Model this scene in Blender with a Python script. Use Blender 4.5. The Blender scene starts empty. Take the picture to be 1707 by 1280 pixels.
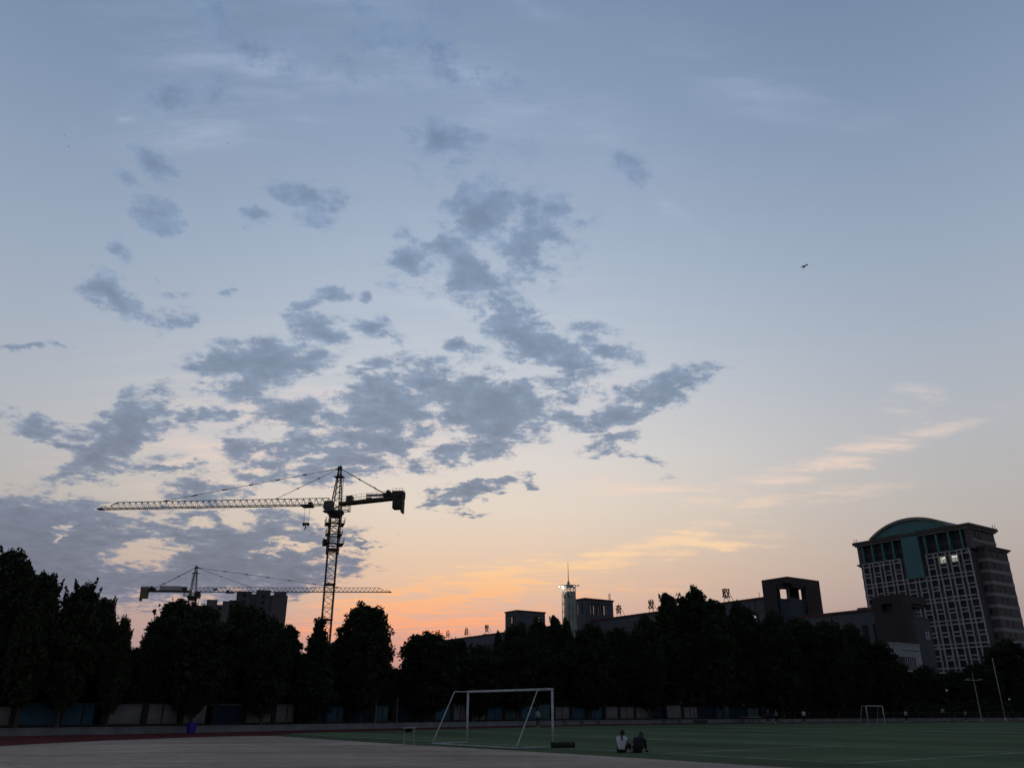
import bpy, bmesh, math, random
import numpy as np
from mathutils import Vector, Matrix

scene = bpy.context.scene
COL = scene.collection
R = math.radians

# ---------------------------------------------------------------- camera
cam_data = bpy.data.cameras.new("camera")
cam_data.sensor_width = 36.0
cam_data.lens = 28.18
cam_data.clip_start = 0.1
cam_data.clip_end = 6000.0
cam = bpy.data.objects.new("camera", cam_data)
cam.location = (0.0, 0.0, 1.5)
cam.rotation_euler = (R(90.0 + 22.19), 0.0, 0.0)
COL.objects.link(cam)
scene.camera = cam

# ---------------------------------------------------------------- exposure
scene.view_settings.view_transform = 'Standard'
scene.view_settings.look = 'None'
scene.view_settings.exposure = 0.0
scene.view_settings.gamma = 1.0
scene.view_settings.use_curve_mapping = False

# ---------------------------------------------------------------- sun (just setting behind the trees)
SUN_AZ, SUN_EL = -6.0, 1.2          # degrees; azimuth from +Y towards +X
sun_data = bpy.data.lights.new("sun", 'SUN')
sun_data.energy = 0.25
sun_data.angle = R(3.0)
sun_data.color = (1.0, 0.55, 0.32)
sun = bpy.data.objects.new("sun", sun_data)
_d = Vector((math.sin(R(SUN_AZ)) * math.cos(R(SUN_EL)), math.cos(R(SUN_AZ)) * math.cos(R(SUN_EL)), math.sin(R(SUN_EL))))
sun.rotation_euler = (-_d).to_track_quat('-Z', 'Y').to_euler()
sun.location = _d * 900
COL.objects.link(sun)

# ---------------------------------------------------------------- sky: dusk gradient over a Nishita sky, with clouds
# (azimuth, elevation, half length, half height, tilt, thickness), all in degrees on the sky
DARK_CLOUDS = [
    (-30.69, 9.47, 8.56, 3.25, 5, 1.84), (-17.57, 10.47, 7.8, 2.02, 2.8, 1.49), (-29.55, 8.67, 10.3, 3.81, 4.3, 1.95), (-22.29, 8.84, 12.04, 2.87, 2.9, 1.84), (-15.42, 8.81, 4.18, 2.14, 2.2, 1.61),
    (-31.88, 10.6, 5.88, 2.15, 6.1, 1.49), (-19.63, 11.33, 7.09, 1.77, 3.5, 1.38), (-12.43, 11.33, 2.48, 1.22, 2.3, 0.57), (-25.98, 9.51, 8.12, 2.81, 4.1, 1.09), (-31.44, 6.94, 7.74, 2.89, 3.9, 1.15),
    (-27.26, 7.04, 6.72, 1.91, 3.3, 1.03), (-21.46, 10.81, 8.71, 2.22, 3.6, 1.03), (-20.1, 9.16, 8.13, 2.33, 2.9, 1.15), (-16.61, 8.95, 5.35, 2.25, 2.3, 1.15), (-22.18, 8.09, 7.87, 1.71, 2.9, 1.03),
    (-28.73, 11.3, 6.31, 1.38, 0.2, 0.92), (-16.09, 11.35, 4.85, 1.32, 2.9, 0.8), (-27.09, 16.75, 4.49, 2.04, 57.7, 1.72), (-28.06, 15.15, 2.67, 1.43, 40.2, 1.38), (-25.4, 17.14, 2.14, 1.17, 44.4, 1.03),
    (-31.25, 16.27, 4.46, 0.82, -6.4, 1.03), (-29.86, 15.36, 2.4, 0.55, -15.3, 0.8), (-25.72, 19.58, 1.26, 0.41, 50.1, 0.69), (-29.14, 25.38, 2.87, 1.73, -13.5, 1.49), (-30.46, 26.14, 1.8, 0.68, -7.5, 0.92),
    (-28.69, 33.92, 2.62, 1.3, -21.7, 1.03), (-30.03, 32.5, 2, 0.75, -14.1, 0.92), (-27.51, 30.64, 2.31, 1.39, -8.3, 1.03), (-29.97, 28.7, 1.05, 1.46, 32.9, 0.8), (-33.87, 20.77, 1.31, 0.38, 12.4, 0.92),
    (-32.11, 21.42, 1.58, 0.28, 3.3, 0.57), (-25.02, 24.81, 1.81, 0.95, 24.6, 0.8), (-27.2, 24.48, 1.46, 0.7, 10.8, 0.57), (-25.51, 26.6, 1.83, 0.59, 10.6, 0.52), (-27.29, 26.96, 0.83, 0.52, 11.7, 0.57),
    (-20.35, 32.06, 1.77, 1.07, 9.2, 0.92), (-16.5, 34.25, 4.31, 1.43, 0.5, 0.98), (-16.02, 32.34, 2.27, 1.2, 7, 0.92), (-14.64, 27.73, 2.34, 0.87, 1.3, 0.86), (-16.57, 26.76, 1.61, 0.74, 6.6, 0.69),
    (-11.62, 27.68, 1.12, 0.56, 4.7, 0.57), (-21.89, 27.04, 0.89, 0.54, 9.1, 0.46), (-2.21, 34.21, 3.61, 3.64, -54.2, 1.15), (-2.98, 34.81, 3.06, 1.71, 0.9, 1.03), (-5.98, 38.9, 6.26, 1.77, -5.6, 0.63),
    (-23.07, 43.27, 8.76, 2.75, -4.2, 0.44), (-8.58, 45.34, 16.04, 3.44, -11.9, 0.41), (-27.24, 38.63, 6.09, 1.64, 25.1, 0.48), (-15.75, 42.37, 12.58, 2.21, -1.3, 0.34), (-7.16, 36.86, 3.86, 1.49, 2.8, 0.4),
    (-3.61, 30.24, 4.85, 2.84, -35, 1.21), (-1.62, 27.95, 4.24, 1.83, -22.3, 1.15), (1.32, 32.37, 5.61, 4.32, -1.4, 0.8), (-8.52, 30.84, 2.89, 2.55, -32.5, 0.8), (0.07, 26.26, 4.26, 1.29, -11.4, 1.15),
    (2.67, 24.83, 4.83, 1.57, -24.7, 1.15), (4.74, 23.62, 3.77, 1.56, -20.8, 1.15), (6.89, 24.82, 4.11, 1.68, -23.5, 0.8), (3.86, 33.76, 4.14, 2.15, -2.4, 0.69), (-7.92, 29, 2.89, 1.26, 3, 0.46),
    (10.84, 36.38, 3.29, 1.6, -21.9, 0.52), (-1.23, 37.67, 4.7, 2.96, -0.2, 0.34), (-19.1, 22.65, 6.47, 2.09, 10.1, 1.49), (-15.04, 25.18, 3.48, 1.51, -13.2, 1.03), (-10.72, 25.23, 2.9, 1.27, -5.4, 0.8),
    (-20.08, 20.55, 4.7, 1.59, 6.3, 0.8), (-3.47, 24.81, 2.69, 0.7, 1, 0.92), (0.31, 24.34, 1.76, 0.64, -0.3, 0.69), (-15.52, 19.46, 4.85, 1.49, 1.6, 1.09), (-11.62, 22.29, 2.02, 0.7, 3.9, 0.92),
    (-9.24, 20.45, 5.74, 3.51, 11.9, 1.21), (-7.08, 22.25, 3.79, 1.41, 6.7, 1.03), (-1.76, 20.68, 5.81, 3.1, -11.3, 1.72), (-4.09, 22.14, 2.42, 1.93, 1.1, 1.03), (-10.39, 17.85, 5.95, 1.89, 2.5, 1.15),
    (-15.48, 17.09, 4.77, 1.24, 4, 0.98), (-19.36, 16.76, 2.55, 1.46, 5.3, 1.03), (-2.84, 17.55, 5.04, 1.41, 7.9, 1.03), (-22.6, 18.42, 2.49, 0.9, 12, 0.86), (-11.58, 16.31, 5.19, 1.25, 2.7, 1.03),
    (-13.61, 15.28, 5.74, 0.99, 3, 0.92), (-21.51, 13.74, 3.49, 1.07, 4.9, 1.03), (-18.05, 14.44, 5.5, 0.85, 4.1, 0.69), (-23.93, 14.61, 3.41, 0.47, 5.9, 0.8), (-20.6, 18.45, 2.43, 0.85, 6.2, 0.69),
    (-6.24, 23.78, 4.19, 0.9, 1.8, 0.57), (-16.56, 15.57, 5.62, 0.74, 3.9, 0.69), (11.45, 21.29, 5.6, 1.53, 16.3, 1.15), (13.07, 22.01, 2.35, 1.66, 28.5, 1.09), (7.99, 19.66, 4.67, 1.15, 11.2, 1.09),
    (3.98, 21.5, 3.77, 1.28, -1.8, 0.86), (3.49, 20.01, 3.05, 0.9, -10.9, 0.8), (6.99, 17.7, 3.05, 0.76, 9.1, 0.8), (9.15, 16.86, 3.21, 0.51, -22.3, 0.46), (-3.44, 14.33, 4.46, 0.76, 12, 1.09),
    (-0.6, 15.24, 2.65, 0.64, 9.5, 0.86), (1.17, 15.15, 1.65, 0.38, -0.4, 0.69), (-3.2, 13.24, 1.69, 0.31, 0.6, 0.69), (-10.34, 11, 2.51, 0.21, 1.8, 0.92), (-11.64, 9.14, 2.45, 1.32, 1.7, 0.69),
    (-27.68, 14.06, 5.93, 0.57, 17.5, 0.57), (-29.89, 13.77, 2.03, 0.51, 18.6, 0.8), (-6.79, 16.1, 3.3, 0.76, 1.5, 0.57),
]
CLOUD_GAPS = [
    (-24.39, 9.52, 3.09, 1.1, 14.7, 1), (-18.98, 12.36, 2.22, 1.21, -25.7, 1), (-15.59, 10.46, 2.64, 0.53, 7.7, 1), (-29.34, 10.14, 0.55, 0.39, 5.5, 1), (-21.57, 11.58, 1.54, 0.56, 4.3, 0.8),
    (-26.92, 11.87, 0.92, 0.45, 5.8, 1),
]
LIT_CLOUDS = [
    (23.05, 15.57, 11.79, 1.12, 10.1, 0.8), (26.79, 16.56, 5.73, 0.98, 6.3, 0.6), (20.01, 13.28, 10.19, 0.63, 0.7, 0.55), (9.85, 14.4, 7.38, 1.07, -4.9, 0.9), (28.26, 18.52, 2.84, 1.35, -9.5, 0.6),
    (11.68, 10.75, 8.43, 1.16, 3.2, 1), (4.51, 9.51, 11.43, 1.3, 12.1, 1), (-2.25, 8.11, 11.45, 1.69, 9.4, 1.3), (-6.78, 6.86, 9.28, 1.67, 8.2, 1.4), (-8.74, 5.46, 9.79, 1.38, 5.4, 1.1),
    (-3.03, 5.52, 8.59, 1.14, 7.7, 1.1), (6.12, 7.67, 9.2, 0.77, 4.6, 0.5), (13.85, 12.07, 7.77, 0.64, 8.4, 0.4), (-21.78, 41.9, 12.87, 1.39, 2.5, 0.6), (-26.89, 43.81, 2.58, 1.35, -27.2, 0.45),
    (-5.13, 43.34, 18.61, 3.72, -13, 0.5), (-18.33, 39.34, 12.98, 1.2, 7.2, 0.45), (-11.85, 45.04, 22.06, 4.24, -11.2, 0.6), (-22.22, 41.63, 18.58, 4.59, 1.1, 0.6), (-1.82, 41.94, 16.29, 4.6, -20.2, 0.5),
    (-24.67, 37.36, 12.06, 2.96, 18.6, 0.5), (7.71, 39, 11.71, 3.98, -25.3, 0.35), (20.72, 40.81, 15.79, 3.58, -25.1, 0.35), (-30.76, 36.01, 1.72, 0.46, 15.5, 0.5), (2.65, 47.06, 8.67, 1.23, -15.6, 0.4),
    (-27.5, 37.82, 4.22, 1.77, 30, 0.3), (-34.73, 34.81, 0.93, 0.82, 74.2, 0.35), (24.74, 39.23, 7.76, 2.34, -22.1, 0.3), (12.37, 34.22, 8.71, 1.24, -37.4, 0.35), (-25.35, 36.25, 7.85, 0.98, 32.5, 0.4),
    (-28.95, 40.03, 0.97, 0.93, 68.9, 0.35), (-11.41, 19.68, 23.84, 7.42, 1.3, 0.6), (-18.68, 16.21, 16.89, 3.9, 3.7, 0.55), (4, 22.14, 13.07, 4.79, -2.8, 0.45), (-2.6, 29, 17.06, 8.01, -1.2, 0.4),
]


def lin(c):
    return tuple((x / 255.0 / 12.92) if x <= 10 else ((x / 255.0 + 0.055) / 1.055) ** 2.4 for x in c)

# elevation in degrees -> colour of the clear dusk sky towards the sunset and away from it to the side
SKY_SUNWARD = [(0, (168, 134, 140)), (3.0, (190, 146, 143)), (4.8, (208, 162, 152)), (6.8, (220, 184, 165)),
               (9.0, (229, 198, 173)), (11.0, (230, 208, 188)), (13.5, (230, 217, 203)), (16.5, (224, 218, 213)),
               (20, (211, 212, 216)), (24, (195, 204, 215)), (28.5, (180, 193, 211)), (33, (166, 182, 204)),
               (38, (151, 169, 195)), (44, (137, 157, 185)), (50, (124, 146, 176)), (65, (104, 126, 162)), (90, (90, 112, 150))]
SKY_SIDEWARD = [(0, (146, 134, 142)), (4.5, (166, 150, 151)), (7.5, (182, 167, 163)), (10, (187, 177, 172)),
                (13, (188, 184, 182)), (17, (184, 187, 193)), (22, (172, 182, 196)), (28, (158, 173, 194)),
                (34, (143, 161, 186)), (40, (129, 149, 177)), (48, (113, 135, 166)), (60, (100, 121, 157)), (90, (90, 112, 150))]
CLOUD_COL = [(0, (112, 112, 128)), (8, (118, 123, 140)), (13, (124, 133, 150)), (20, (128, 142, 163)),
             (30, (129, 147, 172)), (45, (114, 135, 165)), (90, (85, 106, 142))]
LIT_COL = [(0, (226, 160, 140)), (5, (250, 168, 128)), (7.5, (253, 190, 138)), (10, (249, 212, 168)), (14, (240, 212, 194)),
           (19, (228, 210, 203)), (25, (214, 216, 222)), (35, (176, 190, 212)), (48, (150, 170, 200)), (90, (120, 140, 175))]

world = bpy.data.worlds.new("World")
scene.world = world
world.use_nodes = True
WT = world.node_tree
WT.nodes.clear()

def wn(kind, **kw):
    n = WT.nodes.new(kind)
    for k, v in kw.items():
        setattr(n, k, v)
    return n

def put(sock, val):
    if hasattr(val, 'is_linked') or isinstance(val, bpy.types.NodeSocket):
        WT.links.new(val, sock)
    else:
        sock.default_value = val

def wmath(op, a, b=None, c=None, clamp=False):
    n = wn('ShaderNodeMath', operation=op, use_clamp=clamp)
    put(n.inputs[0], a)
    if b is not None: put(n.inputs[1], b)
    if c is not None: put(n.inputs[2], c)
    return n.outputs[0]

def wvec(op, a, b=None, scale=None):
    n = wn('ShaderNodeVectorMath', operation=op)
    put(n.inputs[0], a)
    if b is not None: put(n.inputs[1], b)
    if scale is not None: put(n.inputs['Scale'], scale)
    return n.outputs['Value' if op in ('LENGTH', 'DOT_PRODUCT') else 'Vector']

def wramp(fac, stops):
    n = wn('ShaderNodeValToRGB')
    el = n.color_ramp.elements
    while len(el) > 1: el.remove(el[-1])
    el[0].position = stops[0][0] / 90.0
    el[0].color = lin(stops[0][1]) + (1,)
    for p, c in stops[1:]:
        e = el.new(p / 90.0); e.color = lin(c) + (1,)
    put(n.inputs[0], fac)
    return n.outputs[0]

def wsmooth(v, a, b, lo=0.0, hi=1.0):
    n = wn('ShaderNodeMapRange', interpolation_type='SMOOTHSTEP')
    put(n.inputs['Value'], v)
    n.inputs['From Min'].default_value = a; n.inputs['From Max'].default_value = b
    n.inputs['To Min'].default_value = lo; n.inputs['To Max'].default_value = hi
    return n.outputs[0]

def wmix(fac, a, b, blend='MIX'):
    n = wn('ShaderNodeMix', data_type='RGBA', blend_type=blend)
    put(n.inputs[0], fac); put(n.inputs[6], a); put(n.inputs[7], b)
    return n.outputs[2]

def wnoise(vec, scale, detail=6.0, rough=0.55, out=0):
    n = wn('ShaderNodeTexNoise')
    put(n.inputs['Vector'], vec)
    n.inputs['Scale'].default_value = scale; n.inputs['Detail'].default_value = detail
    n.inputs['Roughness'].default_value = rough
    return n.outputs[out]

tc = wn('ShaderNodeTexCoord')
dirv = tc.outputs['Generated']
sep = wn('ShaderNodeSeparateXYZ'); put(sep.inputs[0], dirv)
dx, dy, dz = sep.outputs
az_deg = wmath('MULTIPLY', wmath('ARCTAN2', dx, dy), 57.29578)
el_deg = wmath('MULTIPLY', wmath('ARCSINE', dz), 57.29578)
el01 = wmath('DIVIDE', el_deg, 90.0, clamp=True)
# clear sky
from_sun = wmath('ABSOLUTE', wmath('SUBTRACT', az_deg, SUN_AZ + 4.0))
side = wsmooth(from_sun, 3.0, 36.0)
haze_sky = wmix(side, wramp(el01, SKY_SUNWARD), wramp(el01, SKY_SIDEWARD))
east = wsmooth(from_sun, 35.0, 165.0, 1.0, 0.58)      # the dusk sky dims away from the sunset
haze_sky = wvec('SCALE', haze_sky, scale=east)
nish = wn('ShaderNodeTexSky', sky_type='NISHITA')
nish.sun_disc = False
nish.sun_elevation = R(SUN_EL)
nish.sun_rotation = R(SUN_AZ)
nish.air_density = 1.0; nish.dust_density = 3.0; nish.ozone_density = 1.0
nish_col = wvec('SCALE', nish.outputs[0], scale=0.10)
clear = wmix(0.93, nish_col, haze_sky)
# cloud layer: one flat deck overhead, so the pattern runs together towards the horizon
deck = wmath('ADD', wmath('MAXIMUM', dz, 0.0), 0.16)
cmb = wn('ShaderNodeCombineXYZ')
put(cmb.inputs[0], wmath('DIVIDE', dx, deck)); put(cmb.inputs[1], wmath('DIVIDE', dy, deck))
plane = cmb.outputs[0]
cpos = wn('ShaderNodeCombineXYZ')
put(cpos.inputs[0], az_deg); put(cpos.inputs[1], el_deg)
warp = wvec('SUBTRACT', wnoise(plane, 6.0, 9.0, 0.66, out=1), (0.5, 0.5, 0.5))
warp = wvec('MULTIPLY', warp, (5.6, 3.6, 0.0))
spot = wvec('ADD', cpos.outputs[0], warp)
sp = wn('ShaderNodeSeparateXYZ'); put(sp.inputs[0], spot)

def patch_distance(acc, a, e, ra, rb, rot):
    # the running value rides along in z (scaled to nothing) so that patches are evaluated one after another
    c = wn('ShaderNodeCombineXYZ')
    put(c.inputs[0], sp.outputs[0]); put(c.inputs[1], sp.outputs[1]); put(c.inputs[2], acc)
    m = wn('ShaderNodeMapping', vector_type='TEXTURE')
    put(m.inputs['Vector'], c.outputs[0])
    m.inputs['Location'].default_value = (a, e, 0)
    m.inputs['Rotation'].default_value = (0, 0, R(rot))
    m.inputs['Scale'].default_value = (ra, rb, 1.0e6)
    return wvec('LENGTH', m.outputs[0])

def patches(rows, base):
    acc = base
    for (a, e, ra, rb, rot, s) in rows:
        r = patch_distance(acc, a, e, ra, rb, rot)
        acc = wmath('MAXIMUM', wmath('MULTIPLY_ADD', r, -s, s), acc)
    return acc

fine = wnoise(plane, 14.0, 11.0, 0.66)
# beyond the clouds one can make out, the same broken deck goes on all round
stray = wsmooth(wnoise(plane, 1.1, 4.0, 0.5), 0.56, 0.75, 0.0, 0.8)
beyond = wsmooth(from_sun, 36.0, 60.0)
above = wsmooth(el_deg, 50.0, 62.0)
stray = wmath('MULTIPLY', stray, wmath('MAXIMUM', beyond, above))
mass = patches(DARK_CLOUDS, stray)
for (a, e, ra, rb, rot, s) in CLOUD_GAPS:
    mass = wmath('MINIMUM', mass, wmath('MULTIPLY_ADD', patch_distance(mass, a, e, ra, rb, rot), 1.1, -0.3))
dens = wmath('ADD', wmath('MULTIPLY_ADD', mass, 1.0, -0.02), wmath('MULTIPLY', wmath('MULTIPLY', wmath('SUBTRACT', fine, 0.5), 3.3), wmath('MULTIPLY', wsmooth(mass, -0.06, 0.3), wsmooth(mass, 0.7, 1.35, 1.0, 0.35))))
dark_a = wmath('MULTIPLY', wsmooth(dens, 0.0, 0.62), 0.96)
shade = wmath('MULTIPLY', wsmooth(wnoise(plane, 16.0, 8.0, 0.62), 0.25, 0.75, 1.13, 0.91), wsmooth(dens, 0.15, 1.25, 1.20, 0.93))
# thin lit veil
mp = wn('ShaderNodeMapping')
put(mp.inputs['Vector'], plane)
mp.inputs['Rotation'].default_value = (0, 0, R(-24)); mp.inputs['Scale'].default_value = (0.55, 2.4, 1)
streak = wnoise(mp.outputs[0], 6.5, 8.0, 0.64)
veil = patches(LIT_CLOUDS, 0.0)
lit = wmath('MULTIPLY', wmath('MAXIMUM', veil, 0.0), wsmooth(streak, 0.30, 0.68))
lit_a = wmath('MULTIPLY', wsmooth(lit, 0.0, 0.6), wsmooth(el_deg, 7.0, 22.0, 0.98, 0.66))
sky_col = wmix(lit_a, clear, wvec('SCALE', wramp(el01, LIT_COL), scale=east))
sky_col = wmix(dark_a, sky_col, wvec('SCALE', wramp(el01, CLOUD_COL), scale=wmath('MULTIPLY', east, shade)))
bg = wn('ShaderNodeBackground')
put(bg.inputs['Color'], sky_col)
bg.inputs['Strength'].default_value = 1.0
wo = wn('ShaderNodeOutputWorld')
WT.links.new(bg.outputs[0], wo.inputs['Surface'])
world.cycles.sampling_method = 'MANUAL'
world.cycles.sample_map_resolution = 512
scene.cycles.use_adaptive_sampling = True
scene.cycles.adaptive_threshold = 0.03
scene.cycles.adaptive_min_samples = 8
scene.cycles.max_bounces = 6
scene.cycles.use_denoising = True

# ---------------------------------------------------------------- helpers
def tag(o, label=None, cat=None, group=None, kind=None):
    if label: o['label'] = label
    if cat: o['category'] = cat
    if group: o['group'] = group
    if kind: o['kind'] = kind
    return o

def link(name, data, parent=None, loc=None, rot=None, scale=None):
    o = bpy.data.objects.new(name, data)
    COL.objects.link(o)
    if parent is not None: o.parent = parent
    if loc is not None: o.location = loc
    if rot is not None: o.rotation_euler = rot
    if scale is not None: o.scale = scale
    return o

def thing(name, label, cat, loc=(0, 0, 0), rotz=0.0, group=None):
    return tag(link(name, None, None, loc, (0, 0, rotz)), label, cat, group)

def material(name, color, rough=0.8, var=0.25, scale=2.0, metallic=0.0, bump=0.0, spec=0.3, color2=None, emit=None, stretch=None):
    m = bpy.data.materials.new(name); m.use_nodes = True
    nt = m.node_tree; b = nt.nodes['Principled BSDF']
    b.inputs['Roughness'].default_value = rough
    b.inputs['Metallic'].default_value = metallic
    b.inputs['Specular IOR Level'].default_value = spec
    if emit:
        b.inputs['Emission Color'].default_value = emit[0] + (1,)
        b.inputs['Emission Strength'].default_value = emit[1]
    tcn = nt.nodes.new('ShaderNodeTexCoord')
    vec = tcn.outputs['Object']
    if stretch:
        mp_ = nt.nodes.new('ShaderNodeMapping'); mp_.inputs['Scale'].default_value = stretch[0]
        mp_.inputs['Rotation'].default_value = (0, 0, stretch[1])
        nt.links.new(vec, mp_.inputs[0]); vec = mp_.outputs[0]
    nz = nt.nodes.new('ShaderNodeTexNoise')
    nz.inputs['Scale'].default_value = scale; nz.inputs['Detail'].default_value = 7; nz.inputs['Roughness'].default_value = 0.6
    nt.links.new(vec, nz.inputs['Vector'])
    rp = nt.nodes.new('ShaderNodeValToRGB')
    c2 = color2 or tuple(c * (1 - var) for c in color)
    c1 = color if color2 else tuple(min(1, c * (1 + var)) for c in color)
    rp.color_ramp.elements[0].position = 0.3; rp.color_ramp.elements[0].color = c2 + (1,)
    rp.color_ramp.elements[1].position = 0.7; rp.color_ramp.elements[1].color = c1 + (1,)
    nt.links.new(nz.outputs[0], rp.inputs[0])
    nt.links.new(rp.outputs[0], b.inputs['Base Color'])
    if bump:
        bp = nt.nodes.new('ShaderNodeBump'); bp.inputs['Strength'].default_value = bump
        nt.links.new(nz.outputs[0], bp.inputs['Height']); nt.links.new(bp.outputs[0], b.inputs['Normal'])
    return m

def blend_materials(name, col_a, col_b, scale, lo, hi, rough=0.9):
    return material(name, col_a, rough, scale=scale, color2=col_b)

class MB:
    """collects simple shapes; build() links them as one mesh object"""
    def __init__(self):
        self.v = []; self.f = []
    def box(self, x0, x1, y0, y1, z0, z1):
        n = len(self.v)
        self.v += [(x0, y0, z0), (x1, y0, z0), (x1, y1, z0), (x0, y1, z0), (x0, y0, z1), (x1, y0, z1), (x1, y1, z1), (x0, y1, z1)]
        self.f += [(n, n+3, n+2, n+1), (n+4, n+5, n+6, n+7), (n, n+1, n+5, n+4), (n+1, n+2, n+6, n+5), (n+2, n+3, n+7, n+6), (n+3, n, n+4, n+7)]
        return self
    def tube(self, a, b, r, r2=None, n=6, caps=True):
        a = Vector(a); b = Vector(b); r2 = r if r2 is None else r2
        d = (b - a)
        if d.length < 1e-6: return self
        d.normalize()
        up = Vector((0, 0, 1)) if abs(d.z) < 0.95 else Vector((1, 0, 0))
        e1 = d.cross(up).normalized(); e2 = d.cross(e1)
        k = len(self.v)
        for p, rr in ((a, r), (b, r2)):
            for i in range(n):
                t = 2 * math.pi * (i + 0.5) / n
                q = p + (e1 * math.cos(t) + e2 * math.sin(t)) * rr
                self.v.append((q.x, q.y, q.z))
        for i in range(n):
            j = (i + 1) % n
            self.f.append((k + i, k + j, k + n + j, k + n + i))
        if caps:
            self.f.append(tuple(k + n - 1 - i for i in range(n))); self.f.append(tuple(k + n + i for i in range(n)))
        return self
    def bar(self, a, b, w):
        return self.tube(a, b, w * 0.7071, n=4)
    def ball(self, c, r, nu=10, nv=7, sz=1.0):
        k = len(self.v); cx_, cy_, cz_ = c
        for i in range(nv + 1):
            ph = math.pi * i / nv
            for j in range(nu):
                th = 2 * math.pi * j / nu
                self.v.append((cx_ + r * math.sin(ph) * math.cos(th), cy_ + r * math.sin(ph) * math.sin(th), cz_ + r * sz * math.cos(ph)))
        for i in range(nv):
            for j in range(nu):
                j2 = (j + 1) % nu
                self.f.append((k + i * nu + j, k + (i + 1) * nu + j, k + (i + 1) * nu + j2, k + i * nu + j2))
        return self
    def mesh(self, name, mat, smooth=False):
        me = bpy.data.meshes.new(name)
        me.from_pydata(self.v, [], self.f)
        if mat: me.materials.append(mat)
        if smooth: me.polygons.foreach_set('use_smooth', [True] * len(me.polygons))
        me.update()
        return me
    def build(self, name, mat, parent=None, loc=None, rot=None, smooth=False):
        return link(name, self.mesh(name, mat, smooth), parent, loc, rot)

_cubes = {}
def cube(name, parent, x0, x1, y0, y1, z0, z1, mat):
    """a box part that shares one unit mesh per material"""
    key = mat.name
    if key not in _cubes:
        _cubes[key] = MB().box(-.5, .5, -.5, .5, -.5, .5).mesh('block_' + key, mat)
    return link(name, _cubes[key], parent, ((x0+x1)/2, (y0+y1)/2, (z0+z1)/2), None, (abs(x1-x0), abs(y1-y0), abs(z1-z0)))

def sheet(name, pts, z, mat, kind='structure'):
    bm = bmesh.new()
    bm.faces.new([bm.verts.new((p[0], p[1], z)) for p in pts])
    bmesh.ops.recalc_face_normals(bm, faces=bm.faces)
    if bm.faces[:][0].normal.z < 0: bmesh.ops.reverse_faces(bm, faces=bm.faces)
    bmesh.ops.triangulate(bm, faces=bm.faces)
    me = bpy.data.meshes.new(name); bm.to_mesh(me); bm.free()
    me.materials.append(mat)
    return tag(link(name, me), kind=kind)

def smooth_line(P, n=10):
    P = np.array(P, float); out = []
    for i in range(len(P) - 1):
        p0 = P[max(i-1, 0)]; p1 = P[i]; p2 = P[i+1]; p3 = P[min(i+2, len(P)-1)]
        for k in range(n):
            t = k / n
            out.append(.5 * ((2*p1) + (-p0+p2)*t + (2*p0-5*p1+4*p2-p3)*t*t + (-p0+3*p1-3*p2+p3)*t**3))
    out.append(P[-1])
    return np.array(out)

def offset_line(C, off):
    T = np.gradient(C, axis=0); T /= np.linalg.norm(T, axis=1)[:, None]
    return C + np.stack([-T[:, 1], T[:, 0]], 1) * off

def resample(C, step):
    d = np.r_[0, np.cumsum(np.linalg.norm(np.diff(C, axis=0), axis=1))]
    s = np.arange(0, d[-1], step)
    return np.stack([np.interp(s, d, C[:, 0]), np.interp(s, d, C[:, 1])], 1)

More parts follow.
